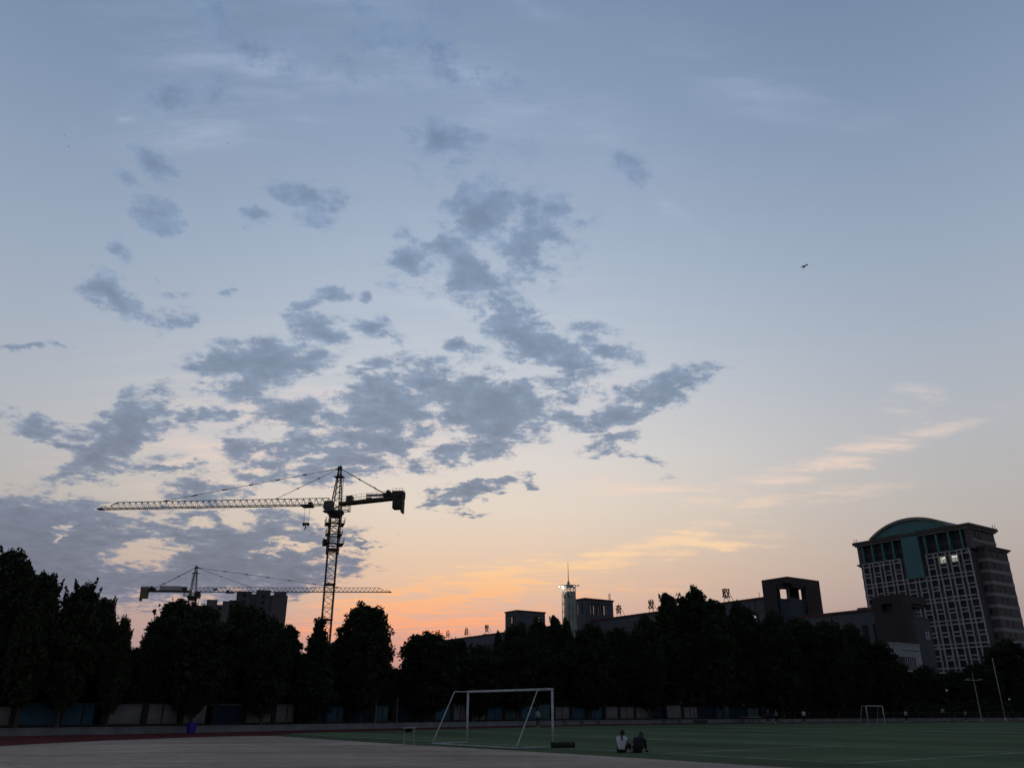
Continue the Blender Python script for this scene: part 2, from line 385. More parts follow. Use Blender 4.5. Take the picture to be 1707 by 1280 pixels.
# ---------------------------------------------------------------- materials
M = {}
M['soil'] = material('soil', (0.045, 0.042, 0.036), 0.95, 0.35, 0.4)
M['track'] = material('red_track', (0.085, 0.024, 0.022), 1.0, 0.25, 0.5, spec=0.02)
def ground_material(name, base, worn, band_dir, band_w, band_amt, joints=None):
    m = bpy.data.materials.new(name); m.use_nodes = True
    nt = m.node_tree; b = nt.nodes['Principled BSDF']; b.inputs['Roughness'].default_value = 1.0; b.inputs['Specular IOR Level'].default_value = 0.03
    N = nt.nodes.new; Lk = nt.links.new
    tcn = N('ShaderNodeTexCoord'); P = tcn.outputs['Object']
    def noise(scale, detail, rough, stretch=None):
        v = P
        if stretch:
            mp_ = N('ShaderNodeMapping'); mp_.inputs['Scale'].default_value = stretch; mp_.inputs['Rotation'].default_value = (0, 0, band_dir); Lk(P, mp_.inputs[0]); v = mp_.outputs[0]
        n = N('ShaderNodeTexNoise'); n.inputs['Scale'].default_value = scale; n.inputs['Detail'].default_value = detail; n.inputs['Roughness'].default_value = rough; Lk(v, n.inputs['Vector']); return n.outputs[0]
    def ramp(v, a, b_, c0, c1):
        r = N('ShaderNodeValToRGB'); r.color_ramp.elements[0].position = a; r.color_ramp.elements[1].position = b_
        r.color_ramp.elements[0].color = c0 + (1,); r.color_ramp.elements[1].color = c1 + (1,); Lk(v, r.inputs[0]); return r.outputs[0]
    def mul(a, b_):
        x = N('ShaderNodeMix'); x.data_type = 'RGBA'; x.blend_type = 'MULTIPLY'; x.inputs[0].default_value = 1.0; Lk(a, x.inputs[6]); Lk(b_, x.inputs[7]); return x.outputs[2]
    col = ramp(noise(0.09, 6, 0.62), 0.36, 0.66, worn, base)
    col = mul(col, ramp(noise(1.7, 8, 0.7), 0.3, 0.7, (.78,) * 3, (1.15,) * 3))
    col = mul(col, ramp(noise(0.35, 5, 0.6, (.25, 2.2, 1)), 0.35, 0.65, (.80,) * 3, (1.12,) * 3))
    mp_ = N('ShaderNodeMapping'); mp_.inputs['Rotation'].default_value = (0, 0, band_dir); Lk(P, mp_.inputs[0])
    sx = N('ShaderNodeSeparateXYZ'); Lk(mp_.outputs[0], sx.inputs[0])
    w = N('ShaderNodeMath'); w.operation = 'PINGPONG'; w.inputs[1].default_value = band_w; Lk(sx.outputs[1], w.inputs[0])
    dv = N('ShaderNodeMath'); dv.operation = 'DIVIDE'; dv.inputs[1].default_value = band_w; Lk(w.outputs[0], dv.inputs[0])
    col = mul(col, ramp(dv.outputs[0], 0.42, 0.58, (1 - band_amt,) * 3, (1 + band_amt,) * 3))
    if joints:
        br = N('ShaderNodeTexBrick'); br.inputs['Scale'].default_value = 1.0; br.inputs['Brick Width'].default_value = joints; br.inputs['Row Height'].default_value = joints; br.offset = 0
        br.inputs['Mortar Size'].default_value = 0.012; br.inputs['Color1'].default_value = (1, 1, 1, 1); br.inputs['Color2'].default_value = (.93, .93, .93, 1); br.inputs['Mortar'].default_value = (.6, .6, .6, 1)
        Lk(mp_.outputs[0], br.inputs['Vector']); col = mul(col, br.outputs[0])
    Lk(col, b.inputs['Base Color'])
    bp = N('ShaderNodeBump'); bp.inputs['Strength'].default_value = 0.15; bp.inputs['Distance'].default_value = 0.02
    Lk(noise(30, 4, 0.6), bp.inputs['Height']); Lk(bp.outputs[0], b.inputs['Normal'])
    return m
M['plaza'] = ground_material('plaza_paving', (0.46, 0.348, 0.268), (0.27, 0.212, 0.172), R(53), 3.0, 0.02, 4.0)
M['turf'] = ground_material('artificial_turf', (0.086, 0.124, 0.062), (0.060, 0.082, 0.045), R(53), 5.5, 0.14)
M['line'] = material('white_line_paint', (0.26, 0.30, 0.28), 0.9, 0.6, 1.2, spec=0.05)
M['concrete'] = material('old_concrete', (0.12, 0.135, 0.145), 0.85, 0.3, 0.7, bump=0.05)
M['conc_dark'] = material('dark_concrete', (0.07, 0.07, 0.072), 0.9, 0.3, 0.8)
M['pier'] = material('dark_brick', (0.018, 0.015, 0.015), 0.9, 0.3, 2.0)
M['post'] = material('pale_post', (0.10, 0.095, 0.09), 0.85, 0.3, 2.0)
M['panel_grey'] = material('grey_panel', (0.11, 0.11, 0.115), 0.9, 0.5, 0.9, spec=0.1)
M['panel_blue'] = material('blue_mural', (0.04, 0.095, 0.14), 0.9, color2=(0.014, 0.03, 0.055), scale=0.8, spec=0.1)
M['panel_teal'] = material('teal_mural', (0.055, 0.105, 0.11), 0.9, color2=(0.016, 0.034, 0.045), scale=0.9, spec=0.1)
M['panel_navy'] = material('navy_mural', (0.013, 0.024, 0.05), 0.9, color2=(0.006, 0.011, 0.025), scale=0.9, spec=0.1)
M['bark'] = material('bark', (0.045, 0.037, 0.03), 0.95, 0.4, 3.0)
M['white_paint'] = material('white_steel_paint', (0.38, 0.40, 0.42), 0.6, 0.3, 2.5, spec=0.15)
M['grey_steel'] = material('grey_steel', (0.30, 0.30, 0.30), 0.5, 0.2, 3.0)
M['dark_steel'] = material('dark_steel', (0.035, 0.032, 0.032), 0.6, 0.3, 3.0)
M['crane_paint'] = material('crane_paint', (0.075, 0.055, 0.042), 0.6, 0.35, 1.2)
M['crane_jib'] = material('crane_jib_paint', (0.09, 0.09, 0.10), 0.6, 0.25, 1.2)
M['cabin'] = material('cabin_panel', (0.06, 0.062, 0.06), 0.5, 0.2, 1.0)
M['glass_dark'] = material('dark_glass', (0.012, 0.018, 0.024), 0.3, 0.2, 1.0, spec=0.08)
M['counter'] = material('counterweight_concrete', (0.055, 0.045, 0.045), 0.9, 0.3, 1.0)
M['counter_pale'] = material('counterweight_pale', (0.16, 0.14, 0.09), 0.9, 0.3, 1.0)
M['banner'] = material('pale_banner', (0.34, 0.35, 0.38), 0.8, 0.1, 1.0)

# ---------------------------------------------------------------- ground, track, field
bound = smooth_line([(-46, 30), (-41, 44), (-33.5, 56), (-27, 62.5), (-20.5, 70.5), (-9, 86), (4, 102), (20, 115.5),
                     (34, 123.5), (58, 134.5), (92, 152), (140, 178)])
ring = [(2500 * math.cos(2*math.pi*i/48), 2500 * math.sin(2*math.pi*i/48)) for i in range(48)]
sheet('ground', ring, 0.0, M['soil'])
inner = [tuple(p) for p in offset_line(bound, 0.3)]
sheet('running_track', inner + [(260, 120), (200, -60), (20, -70), (-40, -50), (-52, 0)], 0.004, M['track'])
track_in = [tuple(p) for p in offset_line(bound, -7.6) if p[1] > 62]
sheet('turf_field', [(-16.2, 58.2), (-15.2, 61.5)] + track_in + [(240, 130), (180, -70), (75, -70), (7.9, 25.0)], 0.008, M['turf'])
sheet('paved_plaza', [(-14.4, 55.6), (-4.9, 42.2), (0.2, 35.9), (8.2, 25.0), (44, -23), (20, -50), (-10, -40), (-19, -5), (-22.5, 20),
                      (-23.8, 38), (-23.4, 43), (-22.3, 48), (-20.3, 53), (-18.3, 56), (-16.6, 57.3), (-15.4, 56.9)], 0.012, M['plaza'])

def stripe(name, a, b, w, z=0.0125):
    a = Vector((a[0], a[1])); b = Vector((b[0], b[1])); d = (b - a).normalized(); n = Vector((-d.y, d.x)) * w / 2
    return sheet(name, [a + n, b + n, b - n, a - n], z, M['line'])
GL = Vector((0.598, -0.802)); GN = Vector((0.802, 0.598))
corner = Vector((10.6, 27.4))
stripe('goal_line_marking', corner, corner - GL * 40.5, 0.12)
stripe('touch_line_marking', corner, corner + GN * 88, 0.12, 0.0135)
pa = corner - GL * 8.0
stripe('penalty_area_marking', pa + GN * 0.1, pa + GN * 12, 0.12, 0.0135)
stripe('penalty_area_marking', pa + GN * 12, pa + GN * 12 - GL * 26, 0.12, 0.0125)
stripe('halfway_marking', corner + GN * 44, corner + GN * 44 - GL * 44, 0.12, 0.0125)
stripe('far_goal_line_marking', corner + GN * 84, corner + GN * 84 - GL * 44, 0.12, 0.0125)

# ---------------------------------------------------------------- low terrace wall round the track
def strip_solid(name, C0, C1, z0, z1, mat, parent=None):
    v = []; f = []
    n = len(C0)
    for a, b in zip(C0, C1):
        v += [(a[0], a[1], z0), (a[0], a[1], z1), (b[0], b[1], z1), (b[0], b[1], z0)]
    for i in range(n - 1):
        k = 4 * i; j = k + 4
        f += [(k, k+1, j+1, j), (k+1, k+2, j+2, j+1), (k+2, k+3, j+3, j+2)]
    f += [(0, 3, 2, 1), (4*n-4, 4*n-3, 4*n-2, 4*n-1)]
    mb = MB(); mb.v = v; mb.f = f
    return mb.build(name, mat, parent)
low = thing('low_wall', 'long low pale concrete wall between the red track and the painted panels', 'wall', tuple(bound[0]) + (0,))
def rel(C, o):
    return C - np.array([o.location.x, o.location.y])
strip_solid('wall_body', rel(bound, low), rel(offset_line(bound, 0.35), low), 0, 0.42, M['concrete'], low)
strip_solid('coping', rel(offset_line(bound, -0.04), low), rel(offset_line(bound, 0.40), low), 0.42, 0.48, M['concrete'], low)
tag(strip_solid('terrace', offset_line(bound, 0.42), offset_line(bound, 3.4), 0, 0.36, M['conc_dark']), kind='structure')

# ---------------------------------------------------------------- boundary wall with painted panels
line3 = resample(offset_line(bound, 3.0), 2.95)
bw = thing('boundary_wall', 'dark boundary wall of painted blue and grey panels behind the low wall', 'wall')
rnd = random.Random(4)
pat = ['panel_navy', 'panel_blue', 'panel_navy', 'panel_teal', 'panel_navy', 'panel_navy', 'panel_blue', 'panel_grey', 'panel_grey', 'panel_blue', 'panel_teal', 'panel_blue', 'panel_teal',
       'panel_grey', 'panel_blue', 'panel_blue', 'panel_grey', 'panel_grey', 'panel_grey', 'panel_navy', 'panel_grey', 'panel_grey']
for i in range(len(line3) - 1):
    a = Vector((line3[i][0], line3[i][1], 0)); b = Vector((line3[i+1][0], line3[i+1][1], 0))
    d = b - a; L = d.length; rz = math.atan2(d.y, d.x)
    az_ = math.degrees(math.atan2(a.x, a.y))
    if az_ < -40 or az_ > 32: continue
    mid = (a + b) / 2
    def wp(name, x0, x1, y0, y1, z0, z1, mat, dz=0):
        key = mat.name
        o = cube(name, bw, x0, x1, y0, y1, z0, z1, mat)
        c = Vector(o.location); ca, sa = math.cos(rz), math.sin(rz)
        o.location = (mid.x + c.x * ca - c.y * sa, mid.y + c.x * sa + c.y * ca, c.z)
        o.rotation_euler = (0, 0, rz)
        return o
    near = az_ < 17
    h = 2.0 + rnd.choice((-.18, -.04, 0, .03, .05, .22)) if near else 1.35
    pw = rnd.uniform(.15, .34)
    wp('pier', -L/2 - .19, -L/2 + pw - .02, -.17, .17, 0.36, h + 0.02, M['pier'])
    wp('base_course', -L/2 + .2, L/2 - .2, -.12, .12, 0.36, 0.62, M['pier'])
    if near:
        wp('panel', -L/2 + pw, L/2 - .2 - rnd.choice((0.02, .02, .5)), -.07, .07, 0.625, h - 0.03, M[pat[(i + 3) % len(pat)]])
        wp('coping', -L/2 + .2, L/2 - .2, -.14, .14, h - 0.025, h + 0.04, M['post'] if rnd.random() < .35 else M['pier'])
        if i % 2 == 0: wp('mullion', -.05, .05, -.1, .1, 0.63, h - 0.04, M['pier'])
        if rnd.random() < 0.16:
            wp('post', -L/2 + .22, -L/2 + .38, -.36, -.18, 0.36, 2.55 + rnd.uniform(-.2, .3), M['post'])
    else:
        for q in range(8):
            xx = -L/2 + .3 + q * (L - .6) / 7
            wp('railing_bar', xx - .015, xx + .015, -.015, .015, 0.6, h, M['dark_steel'])
        wp('railing_rail', -L/2 + .2, L/2 - .2, -.02, .02, h - .06, h, M['dark_steel'])

# ---------------------------------------------------------------- trees
def leaf_material(name, c):
    m = bpy.data.materials.new(name); m.use_nodes = True
    nt = m.node_tree; b = nt.nodes['Principled BSDF']
    b.inputs['Roughness'].default_value = 0.75
    b.inputs['Specular IOR Level'].default_value = 0.1
    g = nt.nodes.new('ShaderNodeNewGeometry')
    rp = nt.nodes.new('ShaderNodeValToRGB')
    rp.color_ramp.elements[0].color = tuple(x * 0.6 for x in c) + (1,)
    rp.color_ramp.elements[1].color = tuple(x * 1.4 for x in c) + (1,)
    nt.links.new(g.outputs['Random Per Island'], rp.inputs[0])
    nt.links.new(rp.outputs[0], b.inputs['Base Color'])
    return m
M['leaf_a'] = leaf_material('poplar_leaves', (0.027, 0.037, 0.019))
M['leaf_b'] = leaf_material('plane_leaves', (0.023, 0.034, 0.018))
M['leaf_c'] = leaf_material('conifer_needles', (0.021, 0.031, 0.022))

TREE_KINDS = {   # height, width, crown base, widest point, top exponent, clumps, leaves per clump, sprays
    'F': (11.0, 4.6, 0.17, 0.42, 2.0, 180, 110, 50),
    'B': (11.0, 6.0, 0.15, 0.47, 3.0, 220, 120, 12),
    'O': (11.0, 4.0, 0.15, 0.45, 2.5, 160, 120, 8),
    'E': (12.0, 6.2, 0.14, 0.47, 2.7, 260, 120, 10),
    'C': (10.0, 4.2, 0.10, 0.22, 1.25, 150, 115, 10),
    'P': (15.0, 4.0, 0.12, 0.45, 3.2, 190, 120, 10),
}
def crown_mesh(kind, seed):
    H, W, zb, tw, ex, nc, nl, ns = TREE_KINDS[kind]
    g = np.random.default_rng(seed)
    def prof(t):
        u = np.where(t > tw, (t - tw) / (1 - tw), (tw - t) / max(tw, 1e-3))
        e = np.where(t > tw, ex, 2.4)
        return np.clip(1 - np.clip(u, 0, 1) ** e, 0, 1) ** (0.62 if kind != 'C' else 0.95)
    t = g.random(nc * 6); t = t[g.random(nc * 6) < prof(t) * .92 + .08][:nc]; nc = len(t)
    th = g.random(nc) * 2 * math.pi
    rr = np.sqrt(g.uniform(0.25, 0.92, nc)) * prof(t) * W / 2 * g.uniform(.86, 1.0, nc)
    cen = np.stack([rr * np.cos(th), rr * np.sin(th), H * (zb + (1 - zb) * t * 0.985)], 1)
    cen[:, 2] += g.normal(0, .12, nc)
    sig = g.uniform(.2, .42, nc) * (W / 6.0) ** .4
    pts = []; 
    for c, s in zip(cen, sig):
        k = int(nl * g.uniform(.6, 1.3))
        d = g.normal(0, 1, (k, 3)); d *= (g.random(k)[:, None] ** .55 * 1.25) / np.linalg.norm(d, axis=1)[:, None]
        pts.append(c + d * s * np.array([1.5, 1.5, 1.35]))
    for _ in range(ns):                                   # upright leafy shoots that break the outline
        tt = g.uniform(.3, .93); a = g.random() * 2 * math.pi; r = prof(np.array([tt]))[0] * W / 2 * g.uniform(.55, 1.0)
        k = 46; q = g.random(k)
        base = np.array([r * math.cos(a), r * math.sin(a), H * (zb + (1 - zb) * tt)])
        wv = (1 - q * .8)[:, None] * g.normal(0, .15, (k, 3))
        pts.append(base + wv + np.stack([q * .25 * math.cos(a), q * .25 * math.sin(a), q * (g.uniform(.35, .8) if kind != 'F' else g.uniform(.5, 1.15))], 1))
    k = 2600                                              # inner foliage
    t = g.random(k); th = g.random(k) * 2 * math.pi; r = np.sqrt(g.random(k)) * prof(t) * W / 2 * .8
    pts.append(np.stack([r * np.cos(th), r * np.sin(th), H * (zb + (1 - zb) * t * .95)], 1))
    P = np.concatenate(pts); n = len(P)
    size = g.uniform(.055, .115, n); size[-k:] *= 2.2
    nrm = g.normal(0, 1, (n, 3)); nrm /= np.linalg.norm(nrm, axis=1)[:, None]
    aux = g.normal(0, 1, (n, 3)); e1 = np.cross(nrm, aux); e1 /= np.linalg.norm(e1, axis=1)[:, None]; e2 = np.cross(nrm, e1)
    s = size[:, None]
    V = np.stack([P - e1 * s * 1.5, P - e2 * s + nrm * s * .2, P + e1 * s * 1.5, P + e2 * s + nrm * s * .2], 1).reshape(-1, 3)
    me = bpy.data.meshes.new('crown')
    me.vertices.add(n * 4); me.vertices.foreach_set('co', V.ravel())
    me.loops.add(n * 4); me.loops.foreach_set('vertex_index', np.arange(n * 4, dtype=np.int32))
    me.polygons.add(n); me.polygons.foreach_set('loop_start', np.arange(0, n * 4, 4, dtype=np.int32))
    try: me.polygons.foreach_set('loop_total', np.full(n, 4, dtype=np.int32))
    except Exception: pass
    me.materials.append(M['leaf_c'] if kind == 'C' else (M['leaf_a'] if kind in 'FP' else M['leaf_b']))
    me.update(calc_edges=True); me.validate()
    return me
def trunk_mesh(kind, seed):
    H, W = TREE_KINDS[kind][:2]
    r = random.Random(seed); mb = MB()
    p = Vector((0, 0, -0.05)); rad = .17 * H / 11
    for i in range(6):
        q = Vector((r.uniform(-.08, .08), r.uniform(-.08, .08), H * .13 * (i + 1))); r2 = rad * .78
        mb.tube(p, q, rad, r2, n=8, caps=False); p = q; rad = r2
        if i >= 1:
            for _ in range(2):
                a = r.random() * 6.28; l = W * .36 * (1 - i * .1)
                m1 = q + Vector((math.cos(a) * l * .5, math.sin(a) * l * .5, l * .45))
                e = q + Vector((math.cos(a) * l, math.sin(a) * l, l * 1.15))
                mb.tube(q, m1, rad * .5, rad * .3, n=5, caps=False); mb.tube(m1, e, rad * .3, rad * .1, n=5, caps=False)
    return mb.mesh('trunk', M['bark'], True)
CROWNS = {k: [(crown_mesh(k, 10 * i + ord(k)), trunk_mesh(k, i + ord(k))) for i in range({'B': 5, 'F': 4}.get(k, 2))] for k in TREE_KINDS}
_tn = random.Random(77)
NAMES = {'F': 'poplar_tree', 'P': 'poplar_tree', 'B': 'broadleaf_tree', 'O': 'broadleaf_tree', 'E': 'broadleaf_tree', 'C': 'cone_shaped_tree'}
_count = {}
def tree(x, y, h, w, kind, label, group):
    H, W = TREE_KINDS[kind][:2]
    i = _count.get(kind, 0); _count[kind] = i + 1
    cm, tm = CROWNS[kind][i % len(CROWNS[kind])]
    t = thing(NAMES[kind], label, 'tree', (x, y, 0), _tn.random() * 6.28, group)
    sx = w / W * 1.02; sz = h / H
    link('trunk', tm, t, scale=(sz, sz, sz))
    link('crown', cm, t, scale=(sx, sx, sz))
    return t
GB = 'trees behind the boundary wall'
MASS = 'dark broadleaf tree lost in the solid black row behind the painted wall'
TREES = [
    (-37.9,61.7,12.8,4.8,'F', "leftmost feathery poplar, its crown cut by the picture's left edge"),
    (-33.5,58.8,10.8,2.9,'F', "second feathery poplar from the left, tall and pointed"),
    (-31.7,60.7,10.4,3.4,'F', "widest of the feathery poplars, third from the left"),
    (-33.2,67.5,10.0,2.8,'F', "feathery poplar with ragged upright shoots, fourth from the left"),
    (-29.2,62.6,8.0,2.0,'F', "shortest feathery poplar, beside the bare sapling"),
    (-29.1,72.5,10.6,5.5,'B', "bulky round tree below the white banner of the far crane"),
    (-25.0,67.6,9.3,4.5,'B', "round tree just below the far crane's cab"),
    (-25.4,79.0,10.9,5.9,'B', "dark round tree in front of the pair of apartment towers"),
    (-21.1,73.0,8.8,4.0,'B', "round tree at the right foot of the taller apartment tower"),
    (-22.1,83.4,9.4,3.0,'O', "small round-headed tree between the apartment tower and the near crane"),
    (-17.8,77.3,9.5,3.9,'C', "cone-topped tree just left of the near crane's mast"),
    (-18.5,90.1,9.1,3.2,'O', "small tree hiding the foot of the near crane's mast"),
    (-14.4,82.1,11.6,5.8,'E', "large egg-shaped tree just right of the near crane's mast"),
    (-19.6,137.5,8.2,6.8,'B', "low distant tree in the gap right of the egg-shaped tree"),
    (-8.8,89.2,9.4,6.6,'B', "broad tree below the leftmost rooftop characters"),
    (-6.7,105.1,9.8,4.5,'O', "small tree hiding the leftmost rooftop character's foot"),
    (-3.6,96.3,8.3,5.2,'B', "round tree in front of the left school wing"),
    (-1.9,113.0,11.8,2.9,'C', "thin pointed tree left of the lower square roof tower"),
    (0.6,101.2,11.3,5.1,'B', "round tree covering the front of the lower square roof tower"),
    (3.8,120.7,13.5,4.8,'B', "round tree covering the right side of the lower square roof tower"),
    (6.2,122.6,15.1,2.3,'P', "slim columnar poplar left of the lit steel tower"),
    (8.0,122.8,14.2,2.1,'P', "slim columnar poplar at the foot of the lit steel tower"),
    (10.1,110.1,12.1,5.9,'B', "round tree below the tall slotted roof tower"),
    (15.7,123.5,12.9,6.6,'B', "round tree below the first character right of the slotted tower"),
    (18.7,116.9,13.8,5.0,'B', "tree below the second character right of the slotted tower"),
    (23.9,127.4,19.1,3.9,'P', "tall poplar, left one of the highest clump in the row"),
    (27.0,130.0,18.8,4.0,'O', "tall tree in the notch between the two highest poplars"),
    (28.7,128.7,19.6,5.0,'P', "highest poplar of the whole row"),
    (30.2,123.7,16.9,5.2,'O', "tall tree just left of the last rooftop character"),
    (36.2,131.2,17.1,7.2,'B', "wide tree below the last rooftop character"),
    (40.2,128.6,15.3,7.0,'B', "wide tree below the brown open-topped roof tower, left side"),
    (47.1,137.1,15.7,7.9,'B', "wide tree directly under the brown open-topped roof tower"),
    (50.1,133.0,14.9,7.1,'B', "wide tree below the low roof right of the open-topped tower"),
    (56.9,140.7,14.9,6.5,'B', "tree at the right shoulder of the long dark row"),
    (60.9,140.4,12.5,6.0,'O', "last small tree where the long dark row steps down"),
    (67.6,149.4,9.4,6.2,'B', "low tree in front of the small white building"),
    (73.1,151.1,8.7,6.8,'B', "low tree below the dark blue glass block"),
    (79.9,154.7,8.3,6.8,'B', "low tree below the left foot of the hotel tower"),
    (88.1,160.1,10.0,7.0,'B', "low tree below the middle of the hotel tower"),
    (99.9,169.9,14.8,10.4,'B', "large tree at the right picture edge below the hotel tower"),
    (93.0,157.1,6.3,4.2,'C', "small conifer at the right picture edge beside the flagpole"),
    (-35.8,61.4,7.4,4.1,'B', MASS),
    (-33.7,63.1,6.7,4.3,'B', MASS),
    (-31.9,64.9,6.2,4.1,'B', MASS),
    (-29.8,66.8,6.1,3.5,'B', MASS),
    (-28.9,67.9,7.1,3.6,'B', MASS),
    (-25.4,72.0,7.0,4.8,'B', MASS),
    (-22.9,75.6,7.0,5.2,'B', MASS),
    (-20.2,79.4,6.7,4.4,'B', MASS),
    (-17.7,82.8,6.9,4.6,'B', MASS),
    (-14.0,87.7,6.9,3.8,'B', MASS),
    (-10.5,92.2,6.6,4.6,'B', MASS),
    (-7.3,96.4,6.9,5.5,'B', MASS),
    (-1.3,103.6,8.3,6.7,'B', MASS),
    (4.0,110.3,9.1,6.3,'B', MASS),
    (8.5,114.2,9.8,6.5,'B', MASS),
    (13.2,116.7,10.0,6.6,'B', MASS),
    (17.8,120.0,10.6,6.8,'B', MASS),
    (22.0,122.9,11.7,6.9,'B', MASS),
    (26.9,125.5,12.3,7.0,'B', MASS),
    (32.4,128.3,12.1,7.1,'B', MASS),
    (38.7,131.2,11.9,7.2,'B', MASS),
    (43.5,133.3,11.6,7.2,'B', MASS),
    (49.1,135.8,11.3,7.3,'B', MASS),
    (54.3,138.3,10.6,7.3,'B', MASS),
]
for row in TREES:
    tree(*row[:5], row[5], GB if row[5] != MASS else 'lower trees filling the row behind the wall')
# thin bare shoots beside the feathery trees on the left
tw = thing('bare_sapling', 'thin leafless sapling between the feathery trees and the bulky tree', 'sapling', (-31.2, 69.5, 0), 0)
mbs = MB()
mbs.tube((0, 0, 0), (0, 0, 4.2), .05, .03, n=5)
for a, l in ((.3, 1.9), (1.9, 2.4), (3.4, 2.0), (4.6, 2.6), (5.5, 1.6)):
    mbs.tube((0, 0, 3.6 + .1 * a), (math.cos(a) * .4, math.sin(a) * .4, 4.0 + l), .022, .008, n=4)
mbs.build('stem', M['bark'], tw)

# shrubs added to darken the gaps beneath the crowns
shrub_line = resample(offset_line(bound, 4.6), 3.1)
_sr = random.Random(9)
SHRUB = []
for i in range(3):
    g = np.random.default_rng(500 + i); k = 3200
    d = g.normal(0, 1, (k, 3)); d *= (g.random(k)[:, None] ** .3) / np.linalg.norm(d, axis=1)[:, None]
    P = d * np.array([1.9, 1.1, 1.35]) + np.array([0, 0, 1.5]); P[:, 2] += .25 * np.sin(P[:, 0] * 3 + i); P = P[P[:, 2] > .05]; k = len(P)
    nrm = g.normal(0, 1, (k, 3)); nrm /= np.linalg.norm(nrm, axis=1)[:, None]
    e1 = np.cross(nrm, g.normal(0, 1, (k, 3))); e1 /= np.linalg.norm(e1, axis=1)[:, None]; e2 = np.cross(nrm, e1); s = g.uniform(.07, .15, k)[:, None]
    V = np.stack([P - e1 * s * 1.4, P - e2 * s, P + e1 * s * 1.4, P + e2 * s], 1).reshape(-1, 3)
    me = bpy.data.meshes.new('foliage'); me.from_pydata(V.tolist(), [], np.arange(k * 4).reshape(-1, 4).tolist()); me.materials.append(M['leaf_b'])
    SHRUB.append(me)
stem_me = MB().tube((0, 0, -.05), (0, 0, 1.3), .06, .03, n=6).tube((0, 0, .4), (.7, .1, 1.7), .04, .015, n=5).tube((0, 0, .4), (-.7, -.1, 1.6), .04, .015, n=5).mesh('stem', M['bark'])
for i, p in enumerate(shrub_line):
    a = math.degrees(math.atan2(p[0], p[1]))
    if a < -34 or a > 33: continue
    rz = math.atan2(*(shrub_line[min(i + 1, len(shrub_line) - 1)] - shrub_line[i - 1])[::-1])
    t = thing('shrub', 'added shrub darkening the gap between tree crowns and boundary wall', 'shrub', (p[0], p[1], 0), rz + _sr.uniform(-.2, .2), 'shrubs added to darken the gaps behind the wall')
    s = _sr.uniform(.9, 1.25)
    link('foliage', SHRUB[i % 3], t, scale=(1, 1, s)); link('stem', stem_me, t, scale=(1, 1, s))

# ---------------------------------------------------------------- tower cranes
def lattice_mast(mb, w, z0, z1, bay, chord, lace):
    h = w / 2
    cs = [(-h, -h), (h, -h), (h, h), (-h, h)]
    for c in cs: mb.bar((c[0], c[1], z0), (c[0], c[1], z1), chord)
    n = max(1, round((z1 - z0) / bay)); b = (z1 - z0) / n
    for k in range(n):
        za = z0 + k * b; zm = za + b / 2; zb = za + b
        for i in range(4):
            p, q = cs[i], cs[(i + 1) % 4]
            mb.bar((p[0], p[1], za), (q[0], q[1], zm), lace); mb.bar((q[0], q[1], zm), (p[0], p[1], zb), lace)
            mb.bar((p[0], p[1], zm), (q[0], q[1], zm), lace * .8)
def platform(mb, w, z, rail=1.0, t=.07):
    h = w / 2
    hi = h * .62
    for a, b, c_, d_ in ((-h, h, -h, -hi), (-h, h, hi, h), (-h, -hi, -hi, hi), (hi, h, -hi, hi)): mb.box(a, b, c_, d_, z, z + t)
    for (a, b) in (((-h, -h), (h, -h)), ((h, -h), (h, h)), ((h, h), (-h, h)), ((-h, h), (-h, -h))):
        for zz in (rail * .5, rail): mb.bar((a[0], a[1], z + zz), (b[0], b[1], z + zz), .045)
        for k in range(3):
            s = k / 3; x = a[0] + (b[0] - a[0]) * s; y = a[1] + (b[1] - a[1]) * s
            mb.bar((x, y, z), (x, y, z + rail), .05)
def tie(name, parent, a, b, joints, mat, r=.05):
    a = Vector(a); b = Vector(b); mb = MB(); mb.tube(a, b, r, n=5)
    for k in joints: mb.tube(a.lerp(b, k - .013), a.lerp(b, k + .013), r * 2.6, n=6)
    mb.tube(a, a.lerp(b, .05), r * 2.4, r * 1.4, n=6); mb.tube(a.lerp(b, .965), b, r * 1.4, r * 2.6, n=6)
    return mb.build(name, mat, parent)

